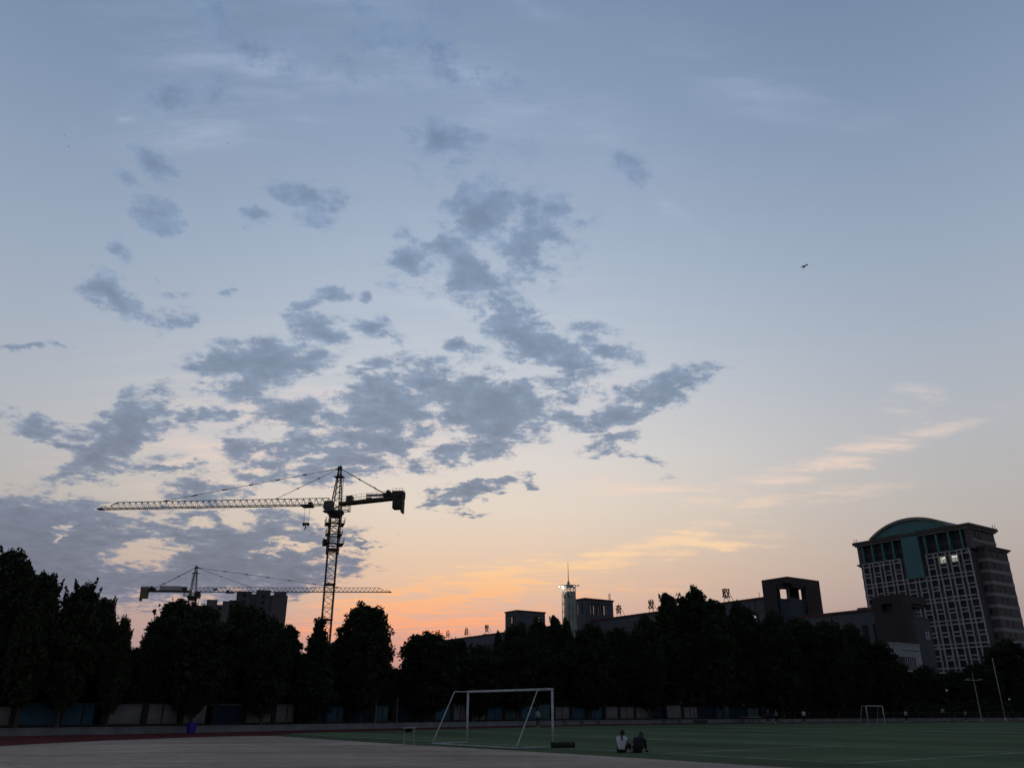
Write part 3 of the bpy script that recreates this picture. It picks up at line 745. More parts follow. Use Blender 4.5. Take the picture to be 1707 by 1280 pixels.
def tower_crane(loc, heading, mast_rot, label, jib_z, jib_len, back_len, apex_h, mast_w, near, rise, back_rise):
    t = thing('tower_crane', label, 'crane', loc, heading)          # local +X runs out along the jib
    steel, jibm = M['crane_paint'], M['crane_jib']
    top = jib_z - 2.2
    mb = MB(); lattice_mast(mb, mast_w, -0.3, top, 2.5 if near else 2.4, .2, .085)
    for k in range(1, int(top / 6)): 
        z = top - k * 6.0; h = mast_w / 2 + .06
        for a, b in (((-h, -h), (h, -h)), ((h, -h), (h, h)), ((h, h), (-h, h)), ((-h, h), (-h, -h))): mb.bar((*a, z), (*b, z), .22)
    mast = mb.build('mast', steel, t, rot=(0, 0, mast_rot))
    # climbing frame with its walkways
    mb = MB(); lattice_mast(mb, mast_w + .42, top - 6.6, top - .1, 2.1, .13, .07)
    cf = mb.build('climbing_frame', steel, t, rot=(0, 0, mast_rot))
    for z, w in ((top - 1.5, mast_w + 1.7), (top - 3.4, mast_w + 1.2), (top - 5.1, mast_w + 1.9), (top - 6.7, mast_w + .55)):
        mb = MB(); platform(mb, w, z, 1.0 if w > mast_w + 1 else .1); mb.build('walkway', steel, cf)
    mb = MB(); mb.box(mast_w/2 + .3, mast_w/2 + 1.0, -.5, .5, top - 5.0, top - 4.2); mb.build('hydraulic_pump', M['dark_steel'], cf)
    # slewing ring, turntable and cab
    mb = MB(); mb.tube((0, 0, top - .1), (0, 0, top + .5), mast_w * .72, mast_w * .82, n=20); mb.tube((0, 0, top + .5), (0, 0, top + .95), mast_w * .95, n=20)
    mb.build('slewing_ring', M['dark_steel'], t)
    mb = MB(); lattice_mast(mb, mast_w * .9, top + .95, jib_z + .2, 1.2, .18, .1); mb.build('turntable', steel, t)
    mb = MB(); w = mast_w * .5; mb.box(.2, 1.75, .62, 2.0, top + .55, top + .75)
    bmv = [(.15, .7), (1.35, .7), (1.78, 1.2), (1.55, 2.5), (.15, 2.5)]
    k = len(mb.v)
    for y in (.62, 2.0): mb.v += [(x, y, top + z) for x, z in bmv]
    mb.f += [tuple(k + i for i in range(5)), tuple(k + 9 - i for i in range(5))] + [(k + i, k + 5 + i, k + 5 + (i + 1) % 5, k + (i + 1) % 5) for i in range(5)]
    cab = mb.build('cab', M['cabin'], t)
    mb = MB(); mb.v = [(1.385, .75, top + .78), (1.385, 1.87, top + .78), (1.775, 1.87, top + 1.22), (1.775, .75, top + 1.22), (1.60, 1.87, top + 2.35), (1.60, .75, top + 2.35)]
    mb.v = [(x + .03, y, z) for x, y, z in mb.v]; mb.f = [(0, 1, 2, 3), (3, 2, 4, 5)]
    mb.build('cab_window', M['glass_dark'], cab)
    mb = MB(); platform(mb, 1.6, top + .95, 1.1); mb.build('cab_walkway', steel, t, loc=(-mast_w * .5 - .9, 0, 0))
    # cat head
    ax, az_top = -0.15, jib_z + apex_h
    mb = MB(); h = mast_w * .45
    base = [(-h, -h), (h, -h), (h, h), (-h, h)]
    tip = [(ax - .18, -.16), (ax + .18, -.16), (ax + .18, .16), (ax - .18, .16)]
    n = 6
    def at_level(i, s): return (base[i][0] + (tip[i][0] - base[i][0]) * s, base[i][1] + (tip[i][1] - base[i][1]) * s, jib_z + apex_h * s)
    for i in range(4): mb.bar(at_level(i, 0), at_level(i, 1), .15)
    for k in range(n):
        s0, s1 = 1 - (1 - k / n) ** 1.0, (k + 1) / n
        for i in range(4):
            j = (i + 1) % 4
            mb.bar(at_level(i, s0), at_level(j, s1), .075); mb.bar(at_level(i, s1), at_level(j, s1), .075)
    head = mb.build('cat_head', steel, t)
    mb = MB(); mb.box(ax - .9, ax + .9, -.75, .75, az_top - 1.75, az_top - 1.68); MB().box(ax - .35, ax + .4, -.28, .28, az_top - .15, az_top + .25).build('head_pin', M['dark_steel'], head); MB().bar((ax, 0, az_top + .2), (ax - .1, 0, az_top + .6), .12).build('aircraft_light', M['dark_steel'], head)
    mb.build('head_platform', M['dark_steel'], head)
    mb = MB(); mb.bar((-h - .25, .25, jib_z), (ax - .75, .25, az_top - 1.7), .05); mb.bar((-h - .25, -.25, jib_z), (ax - .75, -.25, az_top - 1.7), .05)
    for k in range(14):
        s = k / 14; x = -h - .25 + (ax - .75 + h + .25) * s; z = jib_z + (apex_h - 1.7) * s; mb.bar((x, -.25, z), (x, .25, z), .035)
    mb.build('ladder', steel, head)
    # jib: triangular lattice
    jh, jw = 1.25, 0.6
    x0 = h + .15
    def Z(x): return jib_z + rise * (x / jib_len)
    mb = MB(); nb = int(jib_len / 1.22)
    for k in range(nb):
        xa = x0 + (jib_len - x0) * k / nb; xb = x0 + (jib_len - x0) * (k + 1) / nb; xm = (xa + xb) / 2
        hh = jh if k < nb - 2 else jh * .55
        for y in (-jw, jw):
            mb.bar((xa, y, Z(xa)), (xb, y, Z(xb)), .12)
            mb.bar((xa, y, Z(xa)), (xm, 0, Z(xm) + hh), .06); mb.bar((xm, 0, Z(xm) + hh), (xb, y, Z(xb)), .06)
        mb.bar((xa, -jw, Z(xa)), (xb, jw, Z(xb)), .05); mb.bar((xb, -jw, Z(xb)), (xb, jw, Z(xb)), .05)
        if k < nb - 2: mb.bar((xm, 0, Z(xm) + jh), (xm + (jib_len - x0) / nb, 0, Z(xm + 1.2) + (jh if k < nb - 3 else jh * .55)), .12)
    mb.bar((jib_len - .2, 0, Z(jib_len) + .6), (jib_len + .6, 0, Z(jib_len)), .09); mb.box(jib_len - .2, jib_len + .7, -.5, .5, Z(jib_len) - .1, Z(jib_len) + .12)
    jib = mb.build('jib', jibm, t)
    # trolley, hoist rope and hook block
    xt = 5.4 if near else 10.2
    mb = MB(); mb.box(xt - .9, xt + .9, -.72, .72, Z(xt) - .36, Z(xt) - .1); mb.box(xt - .8, xt - .2, -.5, .5, Z(xt) - .12, Z(xt) + .5)
    mb.tube((xt - .8, -.7, Z(xt) - .2), (xt - .8, .7, Z(xt) - .2), .22, n=8); mb.tube((xt + .8, -.7, Z(xt) - .2), (xt + .8, .7, Z(xt) - .2), .22, n=8)
    mb.build('trolley', M['dark_steel'], t)
    if near:
        zh = Z(xt) - 3.3
        mb = MB(); mb.tube((xt - .45, 0, zh), (xt - .45, 0, Z(xt) - .3), .025, n=4); mb.tube((xt + .45, 0, zh), (xt + .45, 0, Z(xt) - .3), .025, n=4)
        mb.build('hoist_rope', M['dark_steel'], t)
        mb = MB(); mb.box(xt - .6, xt + .6, -.16, .16, zh - .22, zh + .08); mb.tube((xt - .42, -.2, zh - .3), (xt - .42, .2, zh - .3), .22, n=10); mb.tube((xt + .42, -.2, zh - .3), (xt + .42, .2, zh - .3), .22, n=10)
        mb.bar((xt, 0, zh - .2), (xt, 0, zh - 1.0), .16); mb.bar((xt, 0, zh - 1.0), (xt + .2, 0, zh - 1.25), .14)
        mb.build('hook_block', M['dark_steel'], t)
    else:
        mb = MB(); mb.box(5.6, 6.6, -.4, .4, Z(6) + .5, Z(6) + .95); mb.build('trolley_winch', M['dark_steel'], jib)
    # counter jib with deck, rails, winch, cabinet, counterweights
    def ZB(x): return jib_z + back_rise * (x / back_len)
    mb = MB()
    for y in (-.65, .65): mb.bar((-h, y, ZB(0)), (-back_len, y, ZB(back_len)), .32)
    for k in range(9):
        x = h + (back_len - h) * k / 8; mb.bar((-x, -.65, ZB(x)), (-x, .65, ZB(x)), .16)
    v0 = len(mb.v); mb.v += [(-h, -.9, ZB(0) + .2), (-h, .9, ZB(0) + .2), (-back_len, .9, ZB(back_len) + .2), (-back_len, -.9, ZB(back_len) + .2),
                             (-h, -.9, ZB(0) + .26), (-h, .9, ZB(0) + .26), (-back_len, .9, ZB(back_len) + .26), (-back_len, -.9, ZB(back_len) + .26)]
    mb.f += [tuple(v0 + i for i in q) for q in ((0, 1, 2, 3), (7, 6, 5, 4), (0, 4, 5, 1), (1, 5, 6, 2), (2, 6, 7, 3), (3, 7, 4, 0))]
    cj = mb.build('counter_jib', steel, t)
    mb = MB()
    for y in (-.9, .9):
        for zz in (.75, 1.25): mb.bar((-h - .3, y, ZB(0) + zz), (-back_len + 1.5, y, ZB(back_len) + zz), .045)
        for k in range(11):
            x = h + .3 + (back_len - h - 1.8) * k / 10; mb.bar((-x, y, ZB(x) + .2), (-x, y, ZB(x) + 1.25), .045)
    mb.build('handrail', steel, cj)
    mb = MB(); mb.box(-h - 2.3, -h - 1.2, -.55, .55, ZB(2) + .27, ZB(2) + 1.35); mb.build('electric_cabinet', M['cabin'], cj)
    if near:
        mb = MB(); mb.box(-8.9, -5.2, -.86, -.82, ZB(7) + 1.0, ZB(7) + 1.5); mb.box(-6.3, -5.2, -.86, -.82, ZB(6) + .7, ZB(6) + 1.0); mb.build('name_board', M['grey_steel'], cj)
    else:
        mb = MB(); mb.box(-9.3, -3.2, .93, .99, ZB(6) + .25, ZB(6) + 1.45); mb.box(-9.3, -3.2, -.99, -.93, ZB(6) + .25, ZB(6) + 1.45); mb.build('white_banner', M['banner'], cj)
    xb = back_len
    mb = MB(); mb.box(-xb + 1.7, -xb + 3.3, -.6, .6, ZB(xb) + .28, ZB(xb) + .95); mb.tube((-xb + 2.3, -.7, ZB(xb) + 1.0), (-xb + 2.3, .7, ZB(xb) + 1.0), .42, n=12); mb.build('hoist_winch', M['dark_steel'], cj)
    cwm = M['counter'] if near else M['counter_pale']
    cw = MB().box(-xb - .55, -xb + 1.45, -.95, .95, ZB(xb) + .05, ZB(xb) + 1.15).build('counterweight', cwm, t)
    for k in range(6):
        xk = -xb + 1.35 - k * .315
        mb = MB(); mb.box(xk - .27, xk, -.85, .85, ZB(xb) - (2.0 if k < 5 else 2.75), ZB(xb) + .04); mb.build('weight_slab', cwm, cw)
    for y in (-.95, .95):
        mb = MB()
        mb.bar((-xb - .5, y, ZB(xb) + 1.55), (-xb + 1.4, y, ZB(xb) + 1.55), .045)
        for k in range(4): mb.bar((-xb - .5 + k * .63, y, ZB(xb) + 1.1), (-xb - .5 + k * .63, y, ZB(xb) + 1.55), .045)
        mb.build('end_rail', steel, cw)
    # pendant ties
    A = (ax, 0, az_top - .05)
    x1, x2 = (jib_len * .41 * .62, jib_len * .735) if near else (jib_len * .285, jib_len * .74)
    tie('jib_tie', t, A, (x1, 0, Z(x1) + jh + .05), (.33, .66) if near else (.45,), M['dark_steel'])
    tie('jib_tie', t, A, (x2, 0, Z(x2) + jh + .05), (.2, .35, .5, .65, .82), M['dark_steel'])
    for y in (-.6, .6): tie('counter_jib_tie', t, (ax, y * .25, az_top - .05), (-xb + 2.2, y, ZB(xb) + .35), (.4, .72), M['dark_steel'])
    return t

tower_crane((-32.0, 143.5, 0), math.atan2(0.115, -1.0), R(24), 'tall near tower crane with its jib pointing left over the dark trees', 36.3, 45.6, 12.0, 6.9, 1.62, True, 0.4, 0.9)
tower_crane((-92.0, 237.0, 0), math.atan2(0.09, 1.0), R(20), 'smaller far tower crane with white banner, its jib pointing right behind the mast', 33.4, 56.0, 14.0, 7.0, 1.7, False, 0.6, 0.0)

# ---------------------------------------------------------------- buildings
M['hotel_brick'] = material('plum_brick', (0.086, 0.074, 0.082), 0.8, 0.3, 0.5)
M['hotel_stone'] = material('grey_stone_band', (0.19, 0.20, 0.20), 0.8, 0.2, 0.6)
M['hotel_bar'] = material('pale_stone_bar', (0.34, 0.34, 0.36), 0.8, 0.2, 1.0)
M['hotel_teal'] = material('teal_metal_panel', (0.045, 0.14, 0.15), 0.5, 0.2, 0.4)
M['hotel_cornice'] = material('dark_cornice', (0.06, 0.055, 0.05), 0.8, 0.2, 0.6)
M['hotel_rim'] = material('grey_arch_rim', (0.17, 0.17, 0.16), 0.7, 0.2, 0.6)
M['hotel_glass'] = material('dusk_window_glass', (0.034, 0.040, 0.050), 0.35, 0.5, 0.25, spec=0.06)
M['hotel_spandrel'] = material('dark_spandrel', (0.055, 0.045, 0.048), 0.6, 0.4, 0.3)
M['window_lit'] = material('lit_window', (0.5, 0.5, 0.42), 0.6, color2=(0.25, 0.26, 0.2), scale=1.1, emit=((0.85, 0.9, 0.72), 0.26))
M['ceiling_lamp'] = material('ceiling_lamp', (0.9, 0.9, 0.85), 0.6, 0.05, 1.0, emit=((1.0, 0.98, 0.9), 1.2))
M['school_wall'] = material('school_grey_wall', (0.070, 0.080, 0.094), 0.85, 0.2, 0.3)
M['school_red'] = material('red_coping', (0.075, 0.032, 0.028), 0.8, 0.25, 0.6)
M['school_brown'] = material('brown_brick', (0.036, 0.028, 0.031), 0.85, 0.25, 0.5)
M['school_blue'] = material('blue_glass_wall', (0.028, 0.042, 0.068), 0.4, 0.3, 0.3, spec=0.08)
M['sign_red'] = material('sign_red', (0.10, 0.02, 0.018), 0.6, 0.2, 2.0)
M['white_wall'] = material('white_rendered_wall', (0.24, 0.265, 0.29), 0.8, 0.2, 0.4)
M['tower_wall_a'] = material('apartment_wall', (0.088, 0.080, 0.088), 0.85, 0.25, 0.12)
M['tower_wall_b'] = material('apartment_shade_wall', (0.062, 0.064, 0.074), 0.85, 0.25, 0.12)  # darker copy of the apartment wall, its shade put into the colour
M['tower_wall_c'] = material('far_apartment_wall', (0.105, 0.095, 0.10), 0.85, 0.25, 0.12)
M['scaffold_net'] = material('brown_scaffold_net', (0.05, 0.036, 0.028), 0.9, 0.3, 0.3)
FACE = math.atan2(0.8241, -0.5664)     # local x runs away along the facade, local y points out of it

# -- hotel tower
ho = thing('hotel_tower', 'tall hotel tower with pale window grid and teal arched roof on the right', 'building', (143.9, 251.4, 0), FACE)
body = cube('wall', ho, 0.9, 38.3, -16.5, -0.7, 0, 48.7, M['hotel_brick'])
upper = cube('upper_wall', ho, 0.12, 39.08, -16, -1.3, 48.7, 55.0, M['hotel_brick'])
cube('corner_pier', ho, 0.0, 1.5, -1.9, 0.0, 48.72, 54.98, M['hotel_brick']); cube('corner_pier', ho, 38.0, 39.2, -1.9, 0.0, 48.72, 54.98, M['hotel_brick'])
cube('side_wing', ho, -1.8, 41.3, -17.9, -4.0, 0, 49.0, M['hotel_brick'])
cube('cornice', ho, -0.5, 39.7, -16.6, 0.5, 55.0, 55.55, M['hotel_stone']); cube('cornice', ho, -1.0, 40.2, -17.1, 1.0, 55.55, 56.5, M['hotel_cornice'])
cube('wing_cornice', ho, -2.2, 41.7, -18.3, -3.6, 48.6, 49.05, M['hotel_stone']); cube('wing_cornice', ho, -2.7, 42.2, -18.8, -3.1, 49.05, 49.6, M['hotel_cornice'])
for k in range(13):
    z = 45.9 - 3.5 * k
    if z < 6: break
    cube('stone_band', ho, -1.88, 41.38, -17.98, -3.92, z - 1.0, z, M['hotel_stone'])
    for y in (-8.4, -11.6):
        w = cube('side_window', ho, -1.93, -1.7, y - .45, y + .45, z + .5, z + 2.1, M['hotel_glass'])
    cube('side_window', ho, 0.0, .9, -4.05, -3.94, z + .5, z + 2.1, M['hotel_glass']) if k % 2 else None
cube('stone_band', ho, -0.02, 39.22, -16.1, -1.9, 51.2, 52.0, M['hotel_stone'])
for y in (-4.5, -6.3, -8.1): cube('side_window', ho, -.06, .2, y - .5, y + .5, 52.3, 54.2, M['hotel_glass'])
teal = cube('teal_panel', ho, 16.45, 22.35, -1.35, 0.75, 41.7, 57.3, M['hotel_teal'])
mb = MB(); xc, half, zb, rise_ = 19.6, 14.3, 56.9, 4.7
Rr = (half * half + rise_ * rise_) / (2 * rise_); a0 = math.asin(half / Rr); NA = 28
pts = [(xc + Rr * math.sin(a), zb + Rr * math.cos(a) - (Rr - rise_)) for a in [(-a0 + 2 * a0 * i / NA) for i in range(NA + 1)]]
for y in (-0.3, -14.0): mb.v += [(x, y, z) for x, z in pts]
n1 = NA + 1
mb.f += [tuple(range(n1)), tuple(n1 + n1 - 1 - i for i in range(n1))] + [(i + 1, i, n1 + i, n1 + i + 1) for i in range(NA)] + [(0, n1 - 1, 2 * n1 - 1, n1)]
arch = mb.build('arched_roof', M['hotel_teal'], ho)
mb = MB()
for i in range(NA):
    for (x, z), (x2, z2) in ((pts[i], pts[i + 1]),):
        k = len(mb.v)
        mb.v += [(x, .35, z), (x2, .35, z2), (x2, .35, z2 - .75), (x, .35, z - .75), (x, -14.4, z + .12), (x2, -14.4, z2 + .12), (x, .35, z + .12), (x2, .35, z2 + .12), (x, -.28, z - .75), (x2, -.28, z2 - .75)]
        mb.f += [(k + 6, k + 3, k + 2, k + 7), (k + 6, k + 7, k + 5, k + 4), (k + 3, k + 8, k + 9, k + 2)]
mb.build('arch_rim', M['hotel_rim'], arch)
for x in (2.6, 6.6, 10.6, 14.5, 25.8, 29.6, 33.5, 37.2):
    cube('teal_column', ho, x - .3, x + .3, -1.2, .25, 48.8, 54.9, M['hotel_teal'])
for xa, xb in ((1.6, 2.2), (3.0, 6.2), (7.0, 10.2), (11.0, 14.1), (22.6, 25.4), (26.2, 29.2), (30.0, 33.1), (33.9, 36.8)):
    wdw = cube('upper_window', ho, xa, xb, -1.32, -1.22, 49.0, 51.1, M['hotel_glass']); cube('upper_window', ho, xa, xb, -1.32, -1.22, 52.1, 54.6, M['hotel_glass'])
    if xb - xa > 1: cube('stone_band', ho, xa, xb, -1.3, -1.15, 51.15, 52.05, M['hotel_spandrel'])
WC, NC, X0 = 2.4, 1.4333, 1.1
M['glass_b'] = material('window_glass_blue', (0.022, 0.034, 0.048), 0.35, 0.5, 0.4, spec=0.06)
M['glass_c'] = material('curtained_window', (0.075, 0.072, 0.072), 0.6, 0.4, 0.8, spec=0.06)
M['glass_d'] = material('window_glass_green', (0.028, 0.05, 0.05), 0.35, 0.5, 0.4, spec=0.06)
WG = ['hotel_glass', 'glass_b', 'hotel_glass', 'glass_d', 'hotel_glass', 'glass_c', 'glass_b', 'hotel_glass', 'glass_d']
for k in range(12):
    zt = 48.8 - 3.5 * k; zbt = zt - 1.2; cont = k % 2 == 0
    for z in (zt, zbt):
        spans = []
        if cont:
            spans = [(X0, 38.0)] if z < 41.9 else [(X0, 15.0), (24.1, 38.0)]
        else:
            spans = [(X0 + i * (WC + NC), X0 + i * (WC + NC) + WC) for i in range(10) if z < 41.9 or i not in (4, 5)]
        for xa, xb in spans: cube('grid_bar', ho, xa, xb, -.3, .16, z - .15, z + .15, M['hotel_bar'])
    for i in range(10):
        if z > 41.9 and i in (4, 5): continue
        xa = X0 + i * (WC + NC)
        cube('spandrel', ho, xa + .14, xa + WC - .14, -.72, -.45, zbt + .15, zt - .15, M['hotel_spandrel'])
        lit_w = (k == 0 and i in (1, 2))
        w = cube('window', ho, xa + .14, xa + WC - .14, -.74, -.5, zbt - 2.15, zbt - .15, M['window_lit'] if lit_w else M[WG[(i * 5 + k * 11 + i * k * 3) % len(WG)]])
        if lit_w:
            for q in range(3 if i == 1 else 2):
                cube('ceiling_lamp', ho, xa + .4 + q * .62, xa + .75 + q * .62, -.48, -.42, zbt - .62 - .16 * (q % 2), zbt - .38 - .16 * (q % 2), M['ceiling_lamp'])
            cube('curtain', ho, xa + 1.15, xa + 1.25, -.49, -.44, zbt - 2.1, zbt - .5, M['hotel_brick'])
        else:
            if (i * 13 + k * 7) % 6 == 0: cube('air_conditioner', ho, xa + .35, xa + 1.15, -.45, -.05, zbt + .2, zbt + .75, M['hotel_stone'])
            cube('window_bar', ho, xa + WC/2 - .04, xa + WC/2 + .04, -.52, -.44, zbt - 2.15, zbt - .15, M['hotel_spandrel'])
        if i < 9 and not (z > 41.9 and i in (3, 4, 5)):
            cube('brick_infill', ho, xa + WC + .14, xa + WC + NC - .14, -.75, -.35, zbt - 2.28, zt - .15, M['hotel_brick' if (i * 7 + k * 3) % 4 else 'hotel_spandrel'])
for i in range(10):
    xa = X0 + i * (WC + NC); top = 48.95 if i not in (4, 5) else 41.95
    for x in (xa, xa + WC): cube('grid_bar', ho, x - .15, x + .15, -.32, .2, 6.0, top, M['hotel_bar'])
for x, y, z in ((-.6, -16.5, 56.5), (-.4, -15.4, 56.5), (39.5, .2, 56.5), (39.2, -.6, 56.5), (9, -3, 56.5)):
    cube('roof_rod', ho, x - .06, x + .06, y - .06, y + .06, z, z + 1.3, M['dark_steel'])

# -- school building
ROOF = 27.4
sc = thing('school_building', 'long grey school building with red coping and four roof towers behind the trees', 'building', (61.3, 201.7, 0), FACE)
def wing(x0, x1, zr, depth=16):
    w = cube('wing_wall', sc, x0, x1, -depth, 0, 0, zr - .5, M['school_wall'])
    cube('coping', sc, x0, x1, -depth - .25, .25, zr - .5, zr, M['school_red'])
    return w
wing(-1.0, 172, ROOF); wing(-33.4, -10.0, ROOF - 5.4, 9)
cube('cornice_band', sc, -1, 172, -.1, .12, ROOF - 3.4, ROOF - 3.1, M['conc_dark'])
for x in list(np.arange(1.5, 30, 3.2)) + list(np.arange(112, 166, 3.0)):
    cube('window', sc, x, x + 1.5, -.05, .06, ROOF - 6.8, ROOF - 3.8, M['glass_dark'])
    cube('wall_fin', sc, x + 1.75, x + 2.1, -.05, .45, ROOF - 9.0, ROOF - 3.5, M['school_wall'])
for x, w_ in ((-13.5, 1.0), (-16.3, 1.9), (-19.5, .6), (-21.8, 2.4), (-25.6, 1.4), (-28.2, 2.6), (-33, 1.4)):
    wo_ = cube('window', sc, x - w_, x, -.05, .06, ROOF - 12.4, ROOF - 8.6, M['glass_dark'])
    cube('sill', sc, x - w_ - .1, x + .1, -.05, .18, ROOF - 12.6, ROOF - 12.42, M['conc_dark'])
for x in (-11.2, -18.4, -30.8, 2.2, 17.5, 62.0, 118.0, 140.5):
    zt_ = ROOF - .6 if x > -5 else ROOF - 6.0
    cube('drain_pipe', sc, x, x + .16, .02, .2, 4, zt_, M['conc_dark'])
for x, w_, h_ in ((20.5, 1.8, 1.1), (33.0, .9, 1.5), (71.0, 2.2, 1.2), (132.0, 1.4, .9), (-24.5, 2.0, .9)):
    zb_ = ROOF if x > -5 else ROOF - 5.4
    cube('roof_vent', sc, x, x + w_, -5.5, -4.0, zb_, zb_ + h_, M['conc_dark'])
for x in (1.0, 24.0, 60.0, 110.0, 160.0, -14.0, -29.0):
    zb_ = ROOF if x > -5 else ROOF - 5.4
    cube('lightning_rod', sc, x, x + .07, -.4, -.33, zb_, zb_ + 1.3, M['dark_steel'])
wl = MB().ball((0, 0, 0), .32, 10, 7).build('wall_lamp', material('wall_lamp_glow', (.9, .9, .9), .5, .02, 1.0, emit=((1, 1, .95), 2.2)), sc, loc=(2.6, .45, ROOF - 4.4))
def local(px_, py_):
    dxx, dyy = px_ - 61.3, py_ - 201.7; c, s = math.cos(FACE), math.sin(FACE)
    return dxx * c + dyy * s, -dxx * s + dyy * c
def slotted_tower(name, wx, wy, lu, lb, ztop, zslot0, zslot1, front, side, wall):
    """square roof tower with an open loggia; front / side give slot spans along the two faces one sees"""
    ox, oy = local(wx, wy)
    tw_ = cube(name, sc, ox, ox + lu, oy - lb, oy, 0, zslot0, wall)
    def p(nm, x0, x1, y0, y1, z0, z1, m):
        return cube(nm, sc, ox + x0, ox + x1, oy + y0, oy + y1, z0, z1, m)
    p('tower_roof', 0, lu, -lb, 0, zslot1, ztop - .45, wall); p('tower_coping', -.25, lu + .25, -lb - .25, .25, ztop - .45, ztop, M['school_red'])
    def piers(spans, length, make):
        e = 0.0
        for a, b in sorted(spans) + [(length, length)]:
            if a - e > .02: make(e, a)
            e = b
    th = .45
    piers(front, lu, lambda a, b: p('tower_pier', a, b, -th, -.003, zslot0, zslot1, wall))
    piers(side, lb, lambda a, b: p('tower_pier', .003, th, -b + (.0 if b < lb else .0), -max(a, th + .003), zslot0, zslot1, wall) if b > th + .01 else None)
    n = 4
    for i in range(n):
        p('tower_pier', lu - th, lu - .003, -lb * (i + .3) / n, -lb * (i + .05) / n - th, zslot0, zslot1, wall)
        p('tower_pier', lu * (i + .0) / n + th, lu * (i + .25) / n + th, -lb + .003, -lb + th, zslot0, zslot1, wall)
    return tw_
t1 = (285 * math.sin(R(.35)), 285 * math.cos(R(.35))); t2 = (255 * math.sin(R(5.06)), 255 * math.cos(R(5.06)))
slotted_tower('tower_wall', *t1, 7.2, 12.0, 33.8, 29.3, 32.2, [(.6, 1.1), (1.7, 2.4), (3.1, 3.9)], [(9.2, 9.8)], M['school_wall'])
slotted_tower('tower_wall', *t2, 6.0, 11.4, 33.9, 29.2, 32.7, [(1.2, 1.8), (3.6, 4.2)], [(2.2, 2.6), (3.3, 3.75), (4.2, 4.65), (5.4, 5.8), (6.5, 7.0), (7.5, 8.0), (8.5, 8.9)], M['school_wall'])
ox, oy = local(*t2)
mb = MB()
for x, y in ((.6, -10.9), (.3, -10.4), (.9, -10.5)): mb.bar((ox + x, oy + y, 33.8), (ox + x, oy + y, 36.0), .09)
mb.bar((ox + .3, oy - 10.4, 35.0), (ox + .9, oy - 10.5, 35.0), .06)
mb.build('roof_antenna', M['dark_steel'], sc)
# brown open-cornered tower
t3 = (204.7 * math.sin(R(18.65)), 204.7 * math.cos(R(18.65))); ox, oy = local(*t3)
def q3(nm, x0, x1, y0, y1, z0, z1, m): return cube(nm, sc, ox + x0, ox + x1, oy + y0, oy + y1, z0, z1, m)
ZT, ZO = 31.2, 26.0
q3('tower_roof', 0, 7.6, -12.2, 0, ZT - 1.5, ZT, M['school_brown'])
q3('tower_frame', 3.6, 7.6, -1.4, -.02, 0, ZT - 1.5, M['school_brown']); q3('tower_frame', .02, 1.4, -12.2, -6.4, 0, ZT - 1.5, M['school_brown'])
q3('tower_frame', 6.2, 7.58, -12.18, -10.0, 0, ZT - 1.5, M['school_brown'])
q3('tower_core', 2.6, 4.4, -7.2, -5.2, ZO, ZT - 1.5, M['school_brown']); q3('tower_core', 1.2, 1.7, -1.9, -1.2, ZO, ZT - 1.5, M['conc_dark'])
q3('lintel', 1.6, 3.59, -1.2, -.2, ZT - 2.6, ZT - 1.5, M['school_brown']); q3('lintel', .2, 1.2, -6.39, -1.9, ZT - 2.3, ZT - 1.5, M['school_brown'])
q3('glass_bay', .5, 7.3, -11.9, -.5, 0, ZO, M['school_blue']); q3('bay_parapet', .38, 3.58, -6.38, -.38, ZO, ZO + .25, M['conc_dark'])
for y in (-8.3, -9.7): q3('tower_slot', -.03, .3, y - .3, y + .3, ZO - 10, ZO - 1.2, M['glass_dark'])
for z in np.arange(8, ZO - 1, 2.1): q3('glazing_bar', .44, .6, -6.3, -.55, z, z + .12, M['conc_dark'])
# low brown tower on the right wing, with its blue glass bay
t4 = (188.5 * math.sin(R(25.27)), 188.5 * math.cos(R(25.27))); ox, oy = local(*t4)
ZT = 24.0
q3('tower_roof', 0, 6.6, -9.6, 0, ZT - 1.6, ZT, M['school_brown']); q3('tower_frame', 0.02, 6.58, -3.6, -.02, 0, ZT - 3.4, M['school_brown'])
q3('tower_frame', .02, 2.2, -3.6, -.02, ZT - 3.4, ZT - 1.6, M['school_brown']); q3('tower_frame', 4.6, 6.58, -3.6, -.02, ZT - 3.4, ZT - 1.6, M['school_brown']); q3('tower_core', 2.2, 4.6, -3.4, -1.6, ZT - 3.4, ZT - 1.6, M['conc_dark'])
for y in (-1.5, -2.4): q3('tower_slot', -.03, .3, y - .2, y + .2, 6, ZT - 4.6, M['glass_dark'])
q3('glass_bay', .4, 6.4, -10.1, -3.61, 0, ZT - 4.6, M['school_blue']); q3('bay_roof', .3, 6.5, -9.4, -3.62, ZT - 2.2, ZT - 1.62, M['school_brown'])
q3('bay_parapet', .3, 6.5, -10.2, -3.65, ZT - 4.6, ZT - 4.3, M['conc_dark'])
for y in (-7.9, -8.8): q3('bay_window', .33, .5, y - .22, y + .22, ZT - 8.6, ZT - 7.0, M['hotel_bar'])

